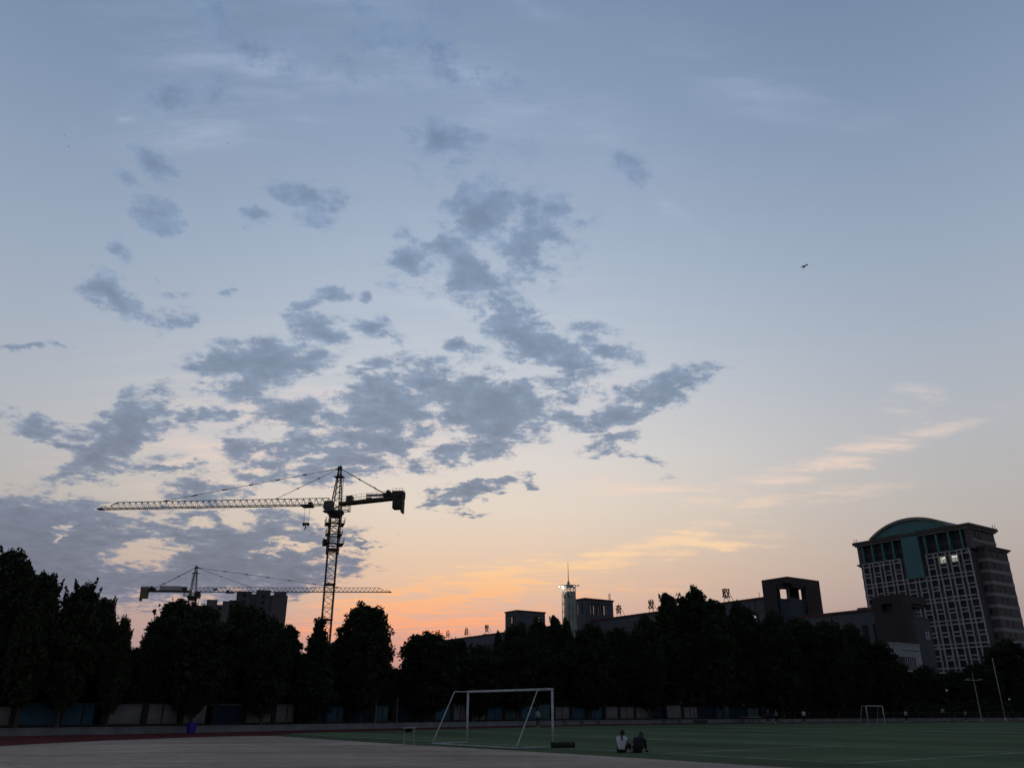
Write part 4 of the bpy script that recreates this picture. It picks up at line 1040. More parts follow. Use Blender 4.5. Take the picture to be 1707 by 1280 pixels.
# -- small white building
wb = thing('white_building', 'small white building with a wide window in front of the dark roof tower', 'building', (70.6, 157.0, 0), FACE)
cube('wall', wb, 0, 4, -9.9, 0, 0, 13.2, M['white_wall']); cube('coping', wb, -.15, 4.15, -10.05, .15, 13.2, 13.45, M['white_wall'])
wdw = cube('window', wb, -.08, .2, -7.6, -1.7, 8.6, 11.0, M['hotel_glass'])
cube('window_sill', wb, -.2, .1, -7.8, -1.5, 8.42, 8.6, M['hotel_bar'])
for y in (-4.1, -4.8, -5.5, -6.2, -6.9): cube('window_bar', wb, -.12, -.04, y - .07, y + .07, 8.6, 11.0, M['hotel_bar'])
cube('soffit_line', wb, -.05, .1, -9.2, -4.0, 12.1, 12.25, M['conc_dark'])
mb = MB(); mb.ball((0, 0, 0), .9, 14, 8, sz=.45); mb.build('roof_dome', M['school_brown'], wb, loc=(.9, -4.6, 13.45), smooth=True)

# -- apartment towers far behind
def apartment(name, label, wx, wy, rot, blocks, wall_a, wall_b, group):
    t = thing(name, label, 'building', (wx, wy, 0), rot, group)
    st = MB()
    for i, (x0, x1, dep, h, m) in enumerate(blocks):
        cube('wall_block', t, x0, x1, dep, 14, 0, h, M[m])
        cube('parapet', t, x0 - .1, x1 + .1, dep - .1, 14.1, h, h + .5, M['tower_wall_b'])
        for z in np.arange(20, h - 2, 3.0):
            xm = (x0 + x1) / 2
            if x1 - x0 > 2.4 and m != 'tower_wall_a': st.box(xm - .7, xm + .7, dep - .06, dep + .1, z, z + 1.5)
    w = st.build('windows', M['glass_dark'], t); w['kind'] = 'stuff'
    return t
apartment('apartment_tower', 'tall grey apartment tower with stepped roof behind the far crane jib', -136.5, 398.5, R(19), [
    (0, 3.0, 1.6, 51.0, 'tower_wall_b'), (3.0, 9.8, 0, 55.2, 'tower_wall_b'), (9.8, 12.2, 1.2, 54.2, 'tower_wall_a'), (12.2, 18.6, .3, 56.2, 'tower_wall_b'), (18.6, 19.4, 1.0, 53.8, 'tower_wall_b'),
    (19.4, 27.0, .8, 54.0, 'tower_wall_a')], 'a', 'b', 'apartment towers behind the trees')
at_ = [o for o in COL.objects if o.name == 'apartment_tower'][0]
cube('stair_head', at_, 20.6, 26.4, 2, 9, 54.3, 56.3, M['tower_wall_a'])
apartment('apartment_tower', 'lower apartment tower just left of the taller grey one, half hidden by trees', -171.5, 449.0, R(20), [
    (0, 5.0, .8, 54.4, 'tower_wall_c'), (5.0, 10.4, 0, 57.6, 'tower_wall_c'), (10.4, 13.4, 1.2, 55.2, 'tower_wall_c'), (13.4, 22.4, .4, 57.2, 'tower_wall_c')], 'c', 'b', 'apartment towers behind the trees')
cb = thing('construction_block', 'dark brown netted building block under the far crane cab', 'building', (-111.0, 280.0, 0), R(21))
cube('netted_wall', cb, 0, 5.6, 0, 10, 0, 34.8, M['scaffold_net'])
for z in np.arange(6, 34, 3.0): cube('scaffold_lift', cb, -.15, 5.75, -.15, 10.1, z, z + .12, M['conc_dark'])

# -- lit steel tower beside the slotted roof tower
lt = thing('lattice_light_tower', 'lit round steel lattice tower with thin mast beside the slotted roof tower', 'tower', (243.5 * math.sin(R(3.95)), 243.5 * math.cos(R(3.95)), 0), R(10))
M['tower_white'] = material('tower_white_steel', (0.40, 0.42, 0.38), 0.5, 0.2, 1.0)
M['tower_panel'] = material('tower_translucent_panel', (0.20, 0.235, 0.21), 0.5, 0.5, 0.5)
mb = MB(); RT, HT = 2.05, 35.6
for i in range(12):
    a = 2 * math.pi * i / 12; mb.bar((RT * math.cos(a), RT * math.sin(a), 0), (RT * math.cos(a), RT * math.sin(a), HT), .16)
for z in np.arange(2.2, HT, 2.2):
    for i in range(12):
        a = 2 * math.pi * i / 12; b = 2 * math.pi * (i + 1) / 12
        mb.bar((RT * math.cos(a), RT * math.sin(a), z), (RT * math.cos(b), RT * math.sin(b), z), .13)
        if (i + int(z)) % 2: mb.bar((RT * math.cos(a), RT * math.sin(a), z), (RT * math.cos(b), RT * math.sin(b), z + 2.2 if z + 2.2 < HT else HT), .08)
mb.build('lattice', M['tower_white'], lt)
cd = Vector((-math.sin(R(3.95)), -math.cos(R(3.95)), 0)); aem = math.atan2(cd.y, cd.x) - R(10)
MB().tube((0, 0, 0), (0, 0, 34.2), 1.62, n=16).build('stair_core', M['tower_panel'], lt, loc=(-.38 * math.sin(aem), .38 * math.cos(aem), 0))
mb = MB()
for k in range(60):
    a = k * .42; z = k * .46; mb.box(-.25, .25, 1.56, 2.0, z, z + .08) if False else mb.bar((1.5 * math.cos(a), 1.5 * math.sin(a), z), (1.98 * math.cos(a), 1.98 * math.sin(a), z), .2)
mb.build('spiral_stair', M['tower_white'], lt)
mb = MB()
for z0_, z1_, r0_, r1_ in ((HT, HT + .25, 2.2, 2.2), (HT + .25, HT + .55, 1.6, 1.4), (HT + .55, HT + 1.6, .42, .34)): mb.tube((0, 0, z0_), (0, 0, z1_), r0_, r1_, n=18)
crown_ = mb.build('tower_cap', M['grey_steel'], lt)
MB().tube((0, 0, HT + 1.5), (0, 0, HT + 7.3), .13, .05, n=6).build('antenna_mast', M['dark_steel'], lt)
cd = Vector((-math.sin(R(3.95)), -math.cos(R(3.95)), 0)); 
aem = math.atan2(cd.y, cd.x) - R(10)
mb = MB(); mb.tube((1.3, 0, 0), (1.5, 0, 0), 1.45, n=24)
em = mb.build('emblem_disc', M['tower_panel'], lt, loc=(0, 0, HT - 2.9), rot=(0, 0, aem))
mb = MB(); prev = None
for k in range(25):
    s = -math.pi * .8 + k / 24 * math.pi * 1.6
    p_ = (1.56, -.62 * math.sin(s * 1.15), .95 * s / 2.5)
    if prev: mb.tube(prev, p_, .16, n=5)
    prev = p_
mb.build('emblem_curl', M['dark_steel'], em)
mb = MB(); 
for i in range(24):
    a, b = 2 * math.pi * i / 24, 2 * math.pi * (i + 1) / 24
    mb.tube((1.5, 1.42 * math.cos(a), 1.42 * math.sin(a)), (1.5, 1.42 * math.cos(b), 1.42 * math.sin(b)), .09, n=5)
mb.build('emblem_ring', M['tower_white'], em)
M['flood'] = material('floodlight_lens', (.9, .9, .85), .4, .02, 1.0, emit=((1.0, 0.98, 0.88), 2.6))
M['flood_soft'] = material('floodlight_soft', (.9, .9, .85), .4, .02, 1.0, emit=((1.0, 0.95, 0.82), .8))
side_dir = aem + math.pi / 2
for k, (off, out, mt) in enumerate(((-1.0, 2.9, 'flood'), (-.62, 2.3, 'flood'), (1.0, 2.9, 'flood_soft'), (.62, 2.3, 'flood'))):
    a = aem + off * 1.35
    arm = MB().bar((1.9 * math.cos(a), 1.9 * math.sin(a), HT + .1), (out * math.cos(a), out * math.sin(a), HT + .35), .12).build('floodlight_arm', M['grey_steel'], lt)
    c = (out * math.cos(a), out * math.sin(a), HT + .3)
    MB().box(-.3, .3, -.22, .22, -.18, .16).build('floodlight_case', M['grey_steel'], arm, loc=c, rot=(0, 0, a))
    lens = MB().tube((0, 0, -.28), (0, 0, -.19), .16, n=10).build('floodlight_lens', M[mt], arm, loc=c)
fl = bpy.data.lights.new('floodlight_glow', 'POINT'); fl.energy = 200; fl.color = (1, .97, .86); fl.shadow_soft_size = .25
flo = link('floodlight_glow', fl, lt, (2.7 * math.cos(aem - .85), 2.7 * math.sin(aem - .85), HT - .5))

# -- rooftop characters
def glyph(ch, h):
    cu = bpy.data.curves.new('glyph', 'FONT'); cu.body = ch; cu.size = h; cu.extrude = .09; cu.align_x = 'CENTER'; cu.offset = .012 * h
    tmp = bpy.data.objects.new('tmp', cu); COL.objects.link(tmp)
    dg = bpy.context.evaluated_depsgraph_get()
    me = bpy.data.meshes.new_from_object(tmp.evaluated_get(dg))
    bpy.data.objects.remove(tmp); bpy.data.curves.remove(cu)
    me.materials.clear(); me.materials.append(M['sign_red'])
    xs = [v.co.y for v in me.vertices]; lo = min(xs)
    for v in me.vertices: v.co.y -= lo
    return me
SIGNS = [('\u5584', 153.7, 2.6, 'red rooftop character on the left wing, farthest left and half hidden by treetops'),
         ('\u542f', 139.7, 2.6, 'red rooftop character on the left wing, middle of the three there'),
         ('\u667a', 125.4, 2.6, 'red rooftop character on the left wing, nearest the lower square tower'),
         ('\u594b', 53.2, 2.6, 'red rooftop character right beside the tall slotted tower'),
         ('\u53d1', 39.4, 2.6, 'red rooftop character standing behind a treetop, second right of the slotted tower'),
         ('\u53d6', 11.7, 2.6, 'red rooftop character nearest the brown open-cornered tower')]
for ch, sx_, hh, lab in SIGNS:
    c, s = math.cos(FACE), math.sin(FACE)
    wx = 61.3 + sx_ * c - (-.6) * s; wy = 201.7 + sx_ * s + (-.6) * c
    hh = 2.75
    t = thing('rooftop_character', lab, 'sign', (wx, wy, ROOF), FACE + math.pi, 'red characters on the school roof')
    link('glyph', glyph(ch, hh), t, (0, 0, .95), (math.pi / 2, 0, 0))
    for x in (-.8, .8):
        mb = MB(); mb.bar((x, 0.05, 0), (x, 0.05, 3.1), .1); mb.bar((x, .12, 2.7), (x, 1.9, -.02), .08); mb.build('strut', M['sign_red'], t)
    mb = MB(); mb.bar((-1.0, .12, 1.1), (1.0, .12, 1.1), .08); mb.bar((-1.0, .12, 2.6), (1.0, .12, 2.6), .08); mb.build('rail', M['sign_red'], t)

# ---------------------------------------------------------------- things on and round the field
M['roll_green'] = material('dark_green_canvas', (0.012, 0.018, 0.014), 0.9, 0.4, 4.0)
M['blue_plastic'] = material('blue_plastic', (0.02, 0.02, 0.22), 0.45, 0.2, 3.0)
M['desk_top'] = material('desk_laminate', (0.28, 0.27, 0.26), 0.4, 0.15, 4.0)
M['skin'] = material('skin', (0.28, 0.18, 0.14), 0.6, 0.1, 6.0)
M['hair'] = material('black_hair', (0.008, 0.007, 0.007), 0.5, 0.3, 8.0)
M['shirt_white'] = material('white_shirt', (0.42, 0.43, 0.50), 0.85, 0.1, 6.0)
M['shirt_grey'] = material('grey_shirt', (0.20, 0.20, 0.21), 0.85, 0.15, 6.0)
M['cloth_black'] = material('black_cloth', (0.010, 0.010, 0.011), 0.9, 0.3, 6.0)
M['cloth_navy'] = material('navy_cloth', (0.016, 0.018, 0.026), 0.9, 0.3, 6.0)
M['shoe_white'] = material('white_shoe', (0.34, 0.34, 0.34), 0.6, 0.1, 6.0)

# -- football goals
def goal(name, label, p0, p1, back, h, depth_top, depth_bot, r, group):
    """p0, p1: the two post feet; back: unit vector from the goal line to behind the goal"""
    p0 = Vector(p0); p1 = Vector(p1); back = Vector(back)
    t = thing(name, label, 'goal', tuple(p0), 0, group)
    def L(p): return p - p0
    z = Vector((0, 0, 1))
    for p in (p0, p1):
        MB().tube(L(p), L(p) + z * (h - r), r, n=12).build('post', M['white_paint'], t, smooth=True)
    MB().tube(L(p0) + z * h - (p1 - p0).normalized() * r, L(p1) + z * h + (p1 - p0).normalized() * r, r, n=12).build('crossbar', M['white_paint'], t, smooth=True)
    rs = r * .5
    for p in (p0, p1):
        mb = MB(); a = L(p) + z * h; b = a + back * depth_top; c = L(p) + back * depth_bot + z * rs
        mb.tube(a, b, rs, n=8); mb.tube(b, c, rs, n=8); mb.build('back_stay', M['white_paint'], t)
        MB().tube(L(p) + z * rs, c, rs, n=8).build('ground_rail', M['white_paint'], t)
    MB().tube(L(p0) + back * depth_bot + z * rs, L(p1) + back * depth_bot + z * rs, rs, n=8).build('back_rail', M['white_paint'], t)
    return t
G0, G1 = (-2.3, 44.9, 0), (1.85, 39.55, 0)
gdir = (Vector(G1) - Vector(G0)).normalized(); gback = Vector((-gdir.y, gdir.x, 0)) * -1
gback = Vector((gdir.y, -gdir.x, 0))
goal('football_goal', 'large white football goal without net at the edge of the paving', G0, G1, gback, 2.44, .85, 2.1, .055, 'football goals')
f0, f1 = Vector((46.0, 112.3, 0)), Vector((48.5, 113.1, 0))
fd = (f1 - f0).normalized(); fb = Vector((-fd.y, fd.x, 0))
fg = goal('football_goal', 'small white football goal far away on the right side of the field', f0, f1, fb, 2.15, .8, 1.5, .055, 'football goals')
M['net'] = material('dark_net', (0.02, 0.022, 0.03), 0.9, 0.2, 3.0)
mb = MB()
for k in range(22):
    s = k / 21; a = (f1 - f0) * s
    mb.bar(a + fb * .8 + Vector((0, 0, 2.1)), a + fb * 1.5 + Vector((0, 0, .05)), .018)
for k in range(14):
    s = k / 13; o = fb * (.8 + .7 * s) + Vector((0, 0, 2.1 - 2.05 * s)); mb.bar(o, o + (f1 - f0), .018)
mb.build('net', M['net'], fg)

# -- rolled canvas beside the near goal post
rl = thing('canvas_roll', 'dark green roll of canvas lying at the foot of the near goal post', 'roll', (1.75, 38.75, 0), R(24))
mb = MB(); mb.tube((0, 0, .125), (1.1, 0, .125), .125, n=14)
mb.build('roll_body', M['roll_green'], rl, smooth=False)
for x in (.15, .55, .9):
    MB().tube((x, 0, .125), (x + .05, 0, .125), .13, n=14).build('strap', M['dark_steel'], rl)
mb = MB()
for k in range(20):
    a = k * .5; rr_ = .115 - k * .005; a2 = a + .5; r2_ = rr_ - .005
    mb.tube((1.103, rr_ * math.cos(a), .125 + rr_ * math.sin(a)), (1.103, r2_ * math.cos(a2), .125 + r2_ * math.sin(a2)), .006, n=4)
mb.build('rolled_edge', M['dark_steel'], rl)

# -- school desk
dk = thing('school_desk', 'small school desk standing alone left of the large goal', 'desk', (-5.0, 42.6, 0), R(12))
MB().box(-.32, .32, -.22, .22, .735, .765).build('desk_top', M['desk_top'], dk)
mb = MB(); mb.box(-.27, .1, -.18, .18, .56, .58); mb.box(-.27, -.25, -.18, .18, .58, .733); mb.box(.08, .1, -.18, .18, .58, .733); mb.box(-.25, .08, .16, .18, .58, .733)
mb.build('drawer', M['dark_steel'], dk)
for x in (-.24, .24):
    for y in (-.14, .14): MB().bar((x, y, .04), (x, y, .73), .03).build('leg', M['grey_steel'], dk)
    MB().bar((x, -.24, .02), (x, .24, .02), .035).build('foot_rail', M['grey_steel'], dk)

# -- blue bin against the low wall
bn = thing('waste_bin', 'bright blue plastic bin standing against the low wall on the left', 'bin', (-23.75, 64.6, 0), R(50))
mb = MB(); k = 0
v = []
for z, w, d in ((0, .22, .2), (.62, .29, .27)): v += [(-w, -d, z), (w, -d, z), (w, d, z), (-w, d, z)]
mb.v = v; mb.f = [(3, 2, 1, 0), (0, 1, 5, 4), (1, 2, 6, 5), (2, 3, 7, 6), (3, 0, 4, 7), (4, 5, 6, 7)]
mb.build('bin_body', M['blue_plastic'], bn)
mb = MB(); mb.box(-.31, .31, -.29, .29, .62, .68); mb.box(-.2, .2, -.18, .18, .68, .74); mb.build('lid', M['blue_plastic'], bn)

# -- basketball stand
bs = thing('basketball_stand', 'dark basketball stand in front of the low wall below the highest poplars', 'basketball hoop', (24.6, 115.4, 0), R(-10))
mb = MB(); mb.box(-.5, 1.3, -.5, .5, 0, .45); mb.build('base', M['dark_steel'], bs)
MB().tube((-.25, 0, .4), (-.5, 0, 3.9), .07, n=8).build('pole', M['dark_steel'], bs)
MB().bar((-.42, 0, 3.0), (1.1, 0, 3.0), .1).build('arm', M['dark_steel'], bs)
MB().box(1.1, 1.15, -.9, .9, 2.75, 3.8).build('backboard', M['dark_steel'], bs)
mb = MB()
for i in range(14):
    a, b = 2 * math.pi * i / 14, 2 * math.pi * (i + 1) / 14
    mb.tube((1.42 + .23 * math.cos(a), .23 * math.sin(a), 3.05), (1.42 + .23 * math.cos(b), .23 * math.sin(b), 3.05), .012, n=4)
mb.build('rim', M['school_red'], bs)

# -- low benches and a table by the track
def bench(label, x, y, rz, L, cat='bench'):
    t = thing('long_bench', label, cat, (x, y, 0), rz, 'long dark benches by the low wall')
    for yy in (-.14, 0.02, .18): MB().box(-L/2, L/2, yy - .07, yy + .07, .38, .43).build('seat_slat', M['dark_steel'], t)
    n = max(2, int(L / 1.6))
    for i in range(n):
        xx = -L/2 + .25 + (L - .5) * i / (n - 1)
        mb = MB(); mb.bar((xx, -.18, 0), (xx, -.12, .38), .07); mb.bar((xx, .22, 0), (xx, .16, .38), .07); mb.bar((xx, -.14, .33), (xx, .18, .33), .05); mb.build('trestle', M['dark_steel'], t)
bench('long dark bench right of the large goal beside the low wall', 8.3, 103.0, R(42), 6.2)
bench('shorter dark bench left of the basketball stand', 20.9, 113.8, R(36), 3.4)
tt = thing('table_tennis_table', 'pale topped table by the low wall left of the walking pair', 'table', (33.3, 121.0, 0), R(30))
MB().box(-.8, .8, -1.3, 1.3, .74, .79).build('table_top', M['desk_top'], tt)
for x in (-.6, .6):
    for y in (-1, 1): MB().bar((x, y, 0), (x, y, .74), .08).build('leg', M['dark_steel'], tt)

# -- poles on the right
def pole_base(mb): mb.tube((0, 0, 0), (0, 0, .3), .16, .12, n=10)
sl = thing('street_lamp', 'tall two-armed street lamp left of the flagpole on the right', 'street lamp', (76.5, 141.5, 0), R(-28))
mb = MB(); pole_base(mb); mb.tube((0, 0, .3), (0, 0, 7.4), .085, .05, n=8); mb.build('pole', M['grey_steel'], sl)
for s_ in (-1, 1):
    arm = MB().tube((0, 0, 6.2), (s_ * .95, 0, 6.38 if s_ < 0 else 6.28), .04, n=6).build('arm', M['grey_steel'], sl)
    MB().box(s_ * .95 - .32, s_ * .95 + .32, -.12, .12, 6.28, 6.42).build('lamp_head', M['grey_steel'], arm)
fp = thing('flagpole', 'tall bare white flagpole near the right edge of the picture', 'flagpole', (79.0, 139.1, 0), 0)
mb = MB(); mb.tube((0, 0, 0), (0, 0, .5), .2, .14, n=10); mb.tube((0, 0, .5), (0, 0, 9.4), .08, .045, n=10); mb.build('pole', M['grey_steel'], fp, smooth=True)
MB().ball((0, 0, 9.46), .11).build('finial', M['white_paint'], fp)
M['lamp_white'] = material('pale_lamp_globe', (.7, .7, .68), .5, .05, 2.0, emit=((.8, .8, .72), .03))
for (x, y, h, hd, lab) in ((67.7, 133.6, 4.5, .17, 'short lamp post with pale globe left of the two-armed street lamp'), (80.6, 139.6, 3.3, .15, 'short lamp post with pale head right beside the flagpole')):
    g = thing('lamp_post', lab, 'lamp post', (x, y, 0), 0, 'short lamp posts on the right')
    MB().tube((0, 0, 0), (0, 0, h - .2), .05, .035, n=6).build('pole', M['dark_steel'], g); MB().ball((0, 0, h), hd, sz=.8).build('globe', M['lamp_white'], g, smooth=True)
    MB().tube((0, 0, h + .15), (0, 0, h + .28), .16, .05, n=8).build('cap', M['dark_steel'], g)

# -- people: skin-modifier bodies, clothes and hair as children
def skin_mesh(name, pts, edges, mat, sub=1):
    """pts: (x, y, z, radius); edges: index pairs; first point is the root"""
    me = bpy.data.meshes.new(name); me.from_pydata([p[:3] for p in pts], edges, [])
    o = bpy.data.objects.new('tmp_' + name, me); COL.objects.link(o)
    sk = o.modifiers.new('skin', 'SKIN'); sk.use_smooth_shade = True
    for i, p in enumerate(pts):
        rad = p[3] if isinstance(p[3], tuple) else (p[3], p[3])
        me.skin_vertices[0].data[i].radius = rad
        me.skin_vertices[0].data[i].use_root = (i == 0)
    ss = o.modifiers.new('sub', 'SUBSURF'); ss.levels = sub; ss.render_levels = sub
    dg = bpy.context.evaluated_depsgraph_get()
    out = bpy.data.meshes.new_from_object(o.evaluated_get(dg)); out.name = name
    bpy.data.objects.remove(o); bpy.data.meshes.remove(me)
    out.materials.clear(); out.materials.append(mat)
    return out
def person(label, loc, rz, pose, top, legs, hair='short', group=None, shoes='shoe_white'):
    """pose: dict of joints in metres; the figure faces local +Y"""
    t = thing('person', label, 'person', loc, rz, group)
    J = pose
    order = ['pelvis', 'belly', 'chest', 'neck', 'head', 'crown', 'sh_l', 'el_l', 'wr_l', 'ha_l', 'sh_r', 'el_r', 'wr_r', 'ha_r', 'hip_l', 'kn_l', 'an_l', 'to_l', 'hip_r', 'kn_r', 'an_r', 'to_r']
    rad = dict(pelvis=.13, belly=.125, chest=.14, neck=.055, head=.092, crown=.085, sh=.065, el=.042, wr=.03, ha=.035, hip=.085, kn=.058, an=.04, to=.035)
    ix = {n: i for i, n in enumerate(order)}
    pts = [tuple(J[n]) + (rad[n.split('_')[0]],) for n in order]
    E = [('pelvis', 'belly'), ('belly', 'chest'), ('chest', 'neck'), ('neck', 'head'), ('head', 'crown')]
    for s_ in 'lr':
        E += [('chest', 'sh_' + s_), ('sh_' + s_, 'el_' + s_), ('el_' + s_, 'wr_' + s_), ('wr_' + s_, 'ha_' + s_), ('pelvis', 'hip_' + s_), ('hip_' + s_, 'kn_' + s_), ('kn_' + s_, 'an_' + s_), ('an_' + s_, 'to_' + s_)]
    link('body', skin_mesh('body', pts, [(ix[a], ix[b]) for a, b in E], M['skin']), t)
    def sub(name, names, edges, grow, mat, ends={}):
        loc_ix = {n: i for i, n in enumerate(names)}
        pp = []
        for n in names:
            p = ends.get(n, J.get(n)); pp.append(tuple(p) + (rad[n.split('_')[0]] * grow[0] + grow[1],))
        link(name, skin_mesh(name, pp, [(loc_ix[a], loc_ix[b]) for a, b in edges], M[mat]), t)
    mid = lambda a, b, s: tuple(Vector(J[a]).lerp(Vector(J[b]), s))
    sub('shirt', ['belly', 'pelvis', 'chest', 'sh_l', 'el_l', 'sh_r', 'el_r'], [('belly', 'pelvis'), ('belly', 'chest'), ('chest', 'sh_l'), ('sh_l', 'el_l'), ('chest', 'sh_r'), ('sh_r', 'el_r')],
        (1.08, .018 if 'back' not in J and J['pelvis'][2] > .5 else .044), top, dict([('el_l', mid('sh_l', 'el_l', .75)), ('el_r', mid('sh_r', 'el_r', .75))] + ([('pelvis', (J['pelvis'][0], J['pelvis'][1] - .01, .11))] if J['pelvis'][2] < .5 else [])))
    sub('trousers', ['pelvis', 'hip_l', 'kn_l', 'an_l', 'hip_r', 'kn_r', 'an_r'], [('pelvis', 'hip_l'), ('hip_l', 'kn_l'), ('kn_l', 'an_l'), ('pelvis', 'hip_r'), ('hip_r', 'kn_r'), ('kn_r', 'an_r')],
        (1.06, .012), legs, {'an_l': mid('kn_l', 'an_l', .85), 'an_r': mid('kn_r', 'an_r', .85)})
    for s_ in 'lr':
        a, b = Vector(J['an_' + s_]), Vector(J['to_' + s_])
        d = (b - a).normalized()
        link('shoe', skin_mesh('shoe', [tuple(a - d * .05) + (.05,), tuple(a.lerp(b, .5)) + (.05,), tuple(b + d * .03) + (.042,)], [(0, 1), (1, 2)], M[shoes]), t)
    hd = Vector(J['head']); cr = Vector(J['crown']); up = (cr - hd).normalized()
    bk = Vector(J.get('back', (0, -1, 0)))
    mb = MB(); c = hd.lerp(cr, .62) + bk * .03; mb.ball(tuple(c), .118, 12, 9, sz=1.08)
    h_ = mb.build('hair', M['hair'], t, smooth=True)
    if hair == 'tail':
        a = c + bk * .1; q = [tuple(a) + (.035,), tuple(a + bk * .06 + Vector((0.02, 0, -.12))) + (.04,), tuple(a + bk * .04 + Vector((.03, 0, -.34))) + (.03,), tuple(a + bk * .05 + Vector((.03, 0, -.5))) + (.014,)]
        link('ponytail', skin_mesh('ponytail', q, [(0, 1), (1, 2), (2, 3)], M['hair']), h_)
    if hair == 'long':
        q = [tuple(c) + (.11,), tuple(c + bk * .06 - up * .15) + (.115,), tuple(c + bk * .09 - up * .36) + (.10,)]
        link('long_hair', skin_mesh('long_hair', q, [(0, 1), (1, 2)], M['hair']), h_)
    if J['pelvis'][2] < .5: t.scale = (.9, .9, .9)
    nose = MB(); f_ = -bk; p = hd.lerp(cr, .25) + f_ * .10; nose.tube(tuple(p + up * .02), tuple(p + f_ * .02 - up * .015), .012, .016, n=6); nose.build('nose', M['skin'], t)
    return t
def standing(stride=.0, arm=.15, bend=0.0, turn=1):
    s = stride
    J = dict(pelvis=(0, 0, .92), belly=(0, bend * .3, 1.08), chest=(0, bend, 1.30), neck=(0, bend + .01, 1.47), head=(0, bend + .03, 1.57), crown=(0, bend + .02, 1.66),
             sh_l=(-.17, bend, 1.38), el_l=(-.24, bend + arm * .4, 1.12), wr_l=(-.23, bend + arm * 1.6, .95), ha_l=(-.22, bend + arm * 1.9, .87),
             sh_r=(.17, bend, 1.38), el_r=(.24, bend - arm * .5, 1.12), wr_r=(.23, bend + arm * .1, .92), ha_r=(.22, bend + arm * .3, .84),
             hip_l=(-.09, 0, .87), kn_l=(-.10, s * .5 + .03, .49), an_l=(-.10, s, .075), to_l=(-.11, s + .17, .035),
             hip_r=(.09, 0, .87), kn_r=(.10, -s * .35 + .05, .49), an_r=(.10, -s, .085), to_r=(.11, -s + .16, .04))
    return J
sit_upright = dict(pelvis=(0, 0, .14), belly=(0, .02, .30), chest=(.01, .03, .50), neck=(.02, .06, .66), head=(.03, .09, .755), crown=(.03, .09, .845),
    sh_l=(-.16, .03, .57), el_l=(-.22, .16, .37), wr_l=(-.14, .36, .36), ha_l=(-.11, .43, .35), sh_r=(.17, .05, .57), el_r=(.23, .22, .39), wr_r=(.20, .40, .40), ha_r=(.18, .46, .39),
    hip_l=(-.1, .06, .13), kn_l=(-.2, .42, .30), an_l=(-.05, .62, .07), to_l=(-.02, .78, .04), hip_r=(.1, .06, .13), kn_r=(.22, .42, .34), an_r=(.16, .70, .07), to_r=(.17, .86, .04))
sit_hunched = dict(pelvis=(0, 0, .14), belly=(.0, .07, .31), chest=(.02, .17, .49), neck=(.03, .28, .61), head=(.04, .37, .66), crown=(.04, .42, .735), back=(0, -.8, .6),
    sh_l=(-.17, .19, .53), el_l=(-.22, .38, .37), wr_l=(-.08, .56, .39), ha_l=(-.02, .61, .42), sh_r=(.19, .20, .53), el_r=(.26, .40, .36), wr_r=(.15, .58, .38), ha_r=(.09, .63, .41),
    hip_l=(-.1, .06, .13), kn_l=(-.18, .45, .36), an_l=(-.12, .52, .07), to_l=(-.12, .69, .04), hip_r=(.1, .06, .13), kn_r=(.20, .45, .38), an_r=(.15, .54, .07), to_r=(.16, .71, .04))
person('person in white shirt with ponytail sitting on the turf edge, seen from behind', (4.30, 34.45, .008), R(-26), sit_upright, 'shirt_white', 'cloth_navy', 'tail', 'people sitting on the turf')
person('person all in black sitting hunched over their knees on the turf edge', (4.90, 34.4, .008), R(-34), sit_hunched, 'cloth_black', 'cloth_black', 'long', 'people sitting on the turf', 'cloth_black')
FAR = 'people far across the field'
person('person in grey top standing behind the goal near the low wall', (2.6, 87.2, .008), R(170), standing(.06, .2), 'shirt_grey', 'cloth_navy', 'short', FAR)
person('person in dark clothes walking, left one of the pair by the low wall', (34.5, 116.8, .008), R(65), standing(.24, .25), 'cloth_navy', 'cloth_black', 'short', FAR)
person('person in pale top walking, right one of the pair by the low wall', (35.5, 116.3, .008), R(80), standing(.26, .25, .05), 'shirt_grey', 'cloth_black', 'short', FAR)
person('person in white top and dark shorts standing alone left of the small far goal', (40.8, 121.3, .004), R(190), standing(.05, .15), 'shirt_white', 'cloth_black', 'tail', FAR)
person('person in white shirt running just right of the small far goal', (58.6, 129.2, .004), R(-80), standing(.32, .3, .1), 'shirt_white', 'cloth_black', 'short', FAR)
person('person in pale top standing between the small far goal and the lamps', (68.6, 137.9, .36), R(150), standing(.1, .15), 'shirt_grey', 'cloth_black', 'short', FAR)
person('person in pale top walking below the two-armed street lamp', (72.5, 138.6, .004), R(100), standing(.2, .2), 'shirt_grey', 'cloth_navy', 'short', FAR)

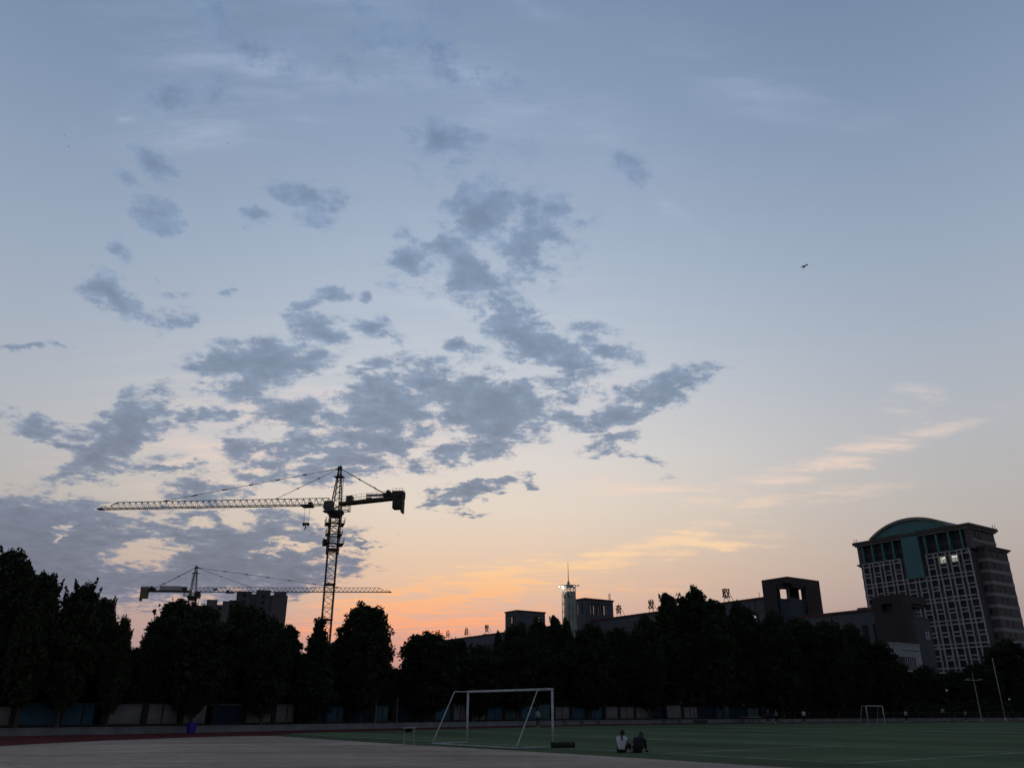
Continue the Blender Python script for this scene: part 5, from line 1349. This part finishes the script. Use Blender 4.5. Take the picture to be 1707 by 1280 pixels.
# -- birds
M['feather'] = material('dark_feathers', (0.02, 0.022, 0.028), 0.8, 0.3, 6.0)
def bird(label, loc, rot, span, group=None):
    t = thing('bird', label, 'bird', loc, 0, group); t.rotation_euler = rot
    s = span
    mb = MB(); 
    prof = ((-.36, .008), (-.22, .045), (-.02, .075), (.16, .06), (.24, .035), (.33, .045), (.40, .028), (.46, .004))
    for (a, ra), (b, rb) in zip(prof, prof[1:]): mb.tube((a * s, 0, 0), (b * s, 0, 0), ra * s, rb * s, n=8, caps=False)
    mb.build('body', M['feather'], t, smooth=True)
    for y in (-1, 1):
        m2 = MB(); m2.v = [(.14 * s, y * .05 * s, .02 * s), (.24 * s, y * .35 * s, .10 * s), (.02 * s, y * .72 * s, .06 * s), (-.04 * s, y * .38 * s, .075 * s), (-.12 * s, y * .06 * s, .015 * s)]
        n = len(m2.v); m2.v += [(x, yy, z - .02 * s) for x, yy, z in m2.v]
        m2.f = [(0, 1, 3, 4), (1, 2, 3), (5, 9, 8, 6), (6, 8, 7)] + [(i, 5 + i, 5 + (i + 1) % 5, (i + 1) % 5) for i in range(5)]
        m2.build('wing', M['feather'], t)
    m3 = MB(); m3.v = [(-.3 * s, 0, .01 * s), (-.55 * s, -.09 * s, 0), (-.5 * s, 0, 0), (-.55 * s, .09 * s, 0), (-.3 * s, 0, -.01 * s)]; m3.f = [(0, 1, 2), (0, 2, 3), (4, 2, 1), (4, 3, 2)]
    m3.build('tail', M['feather'], t)
bird('dark bird gliding high in the clear sky on the right', (23.2, 55.3, 34.1), (R(27), R(-12), R(-78)), .62)
for k, (p, lab) in enumerate((((-84.3, 124.1, 100.8), 'tiny distant bird, lower one of the close pair at upper left'), ((-85.2, 123.4, 102.8), 'tiny distant bird, upper one of the close pair at upper left'),
               ((-84.7, 123.8, 123.0), 'tiny distant bird highest in the upper left sky'), ((-60.0, 137.5, 112.3), 'tiny distant bird alone right of the pair at upper left'))):
    bird(lab, p, (R(20), R(-10), R(40 * k)), .34, 'distant birds')
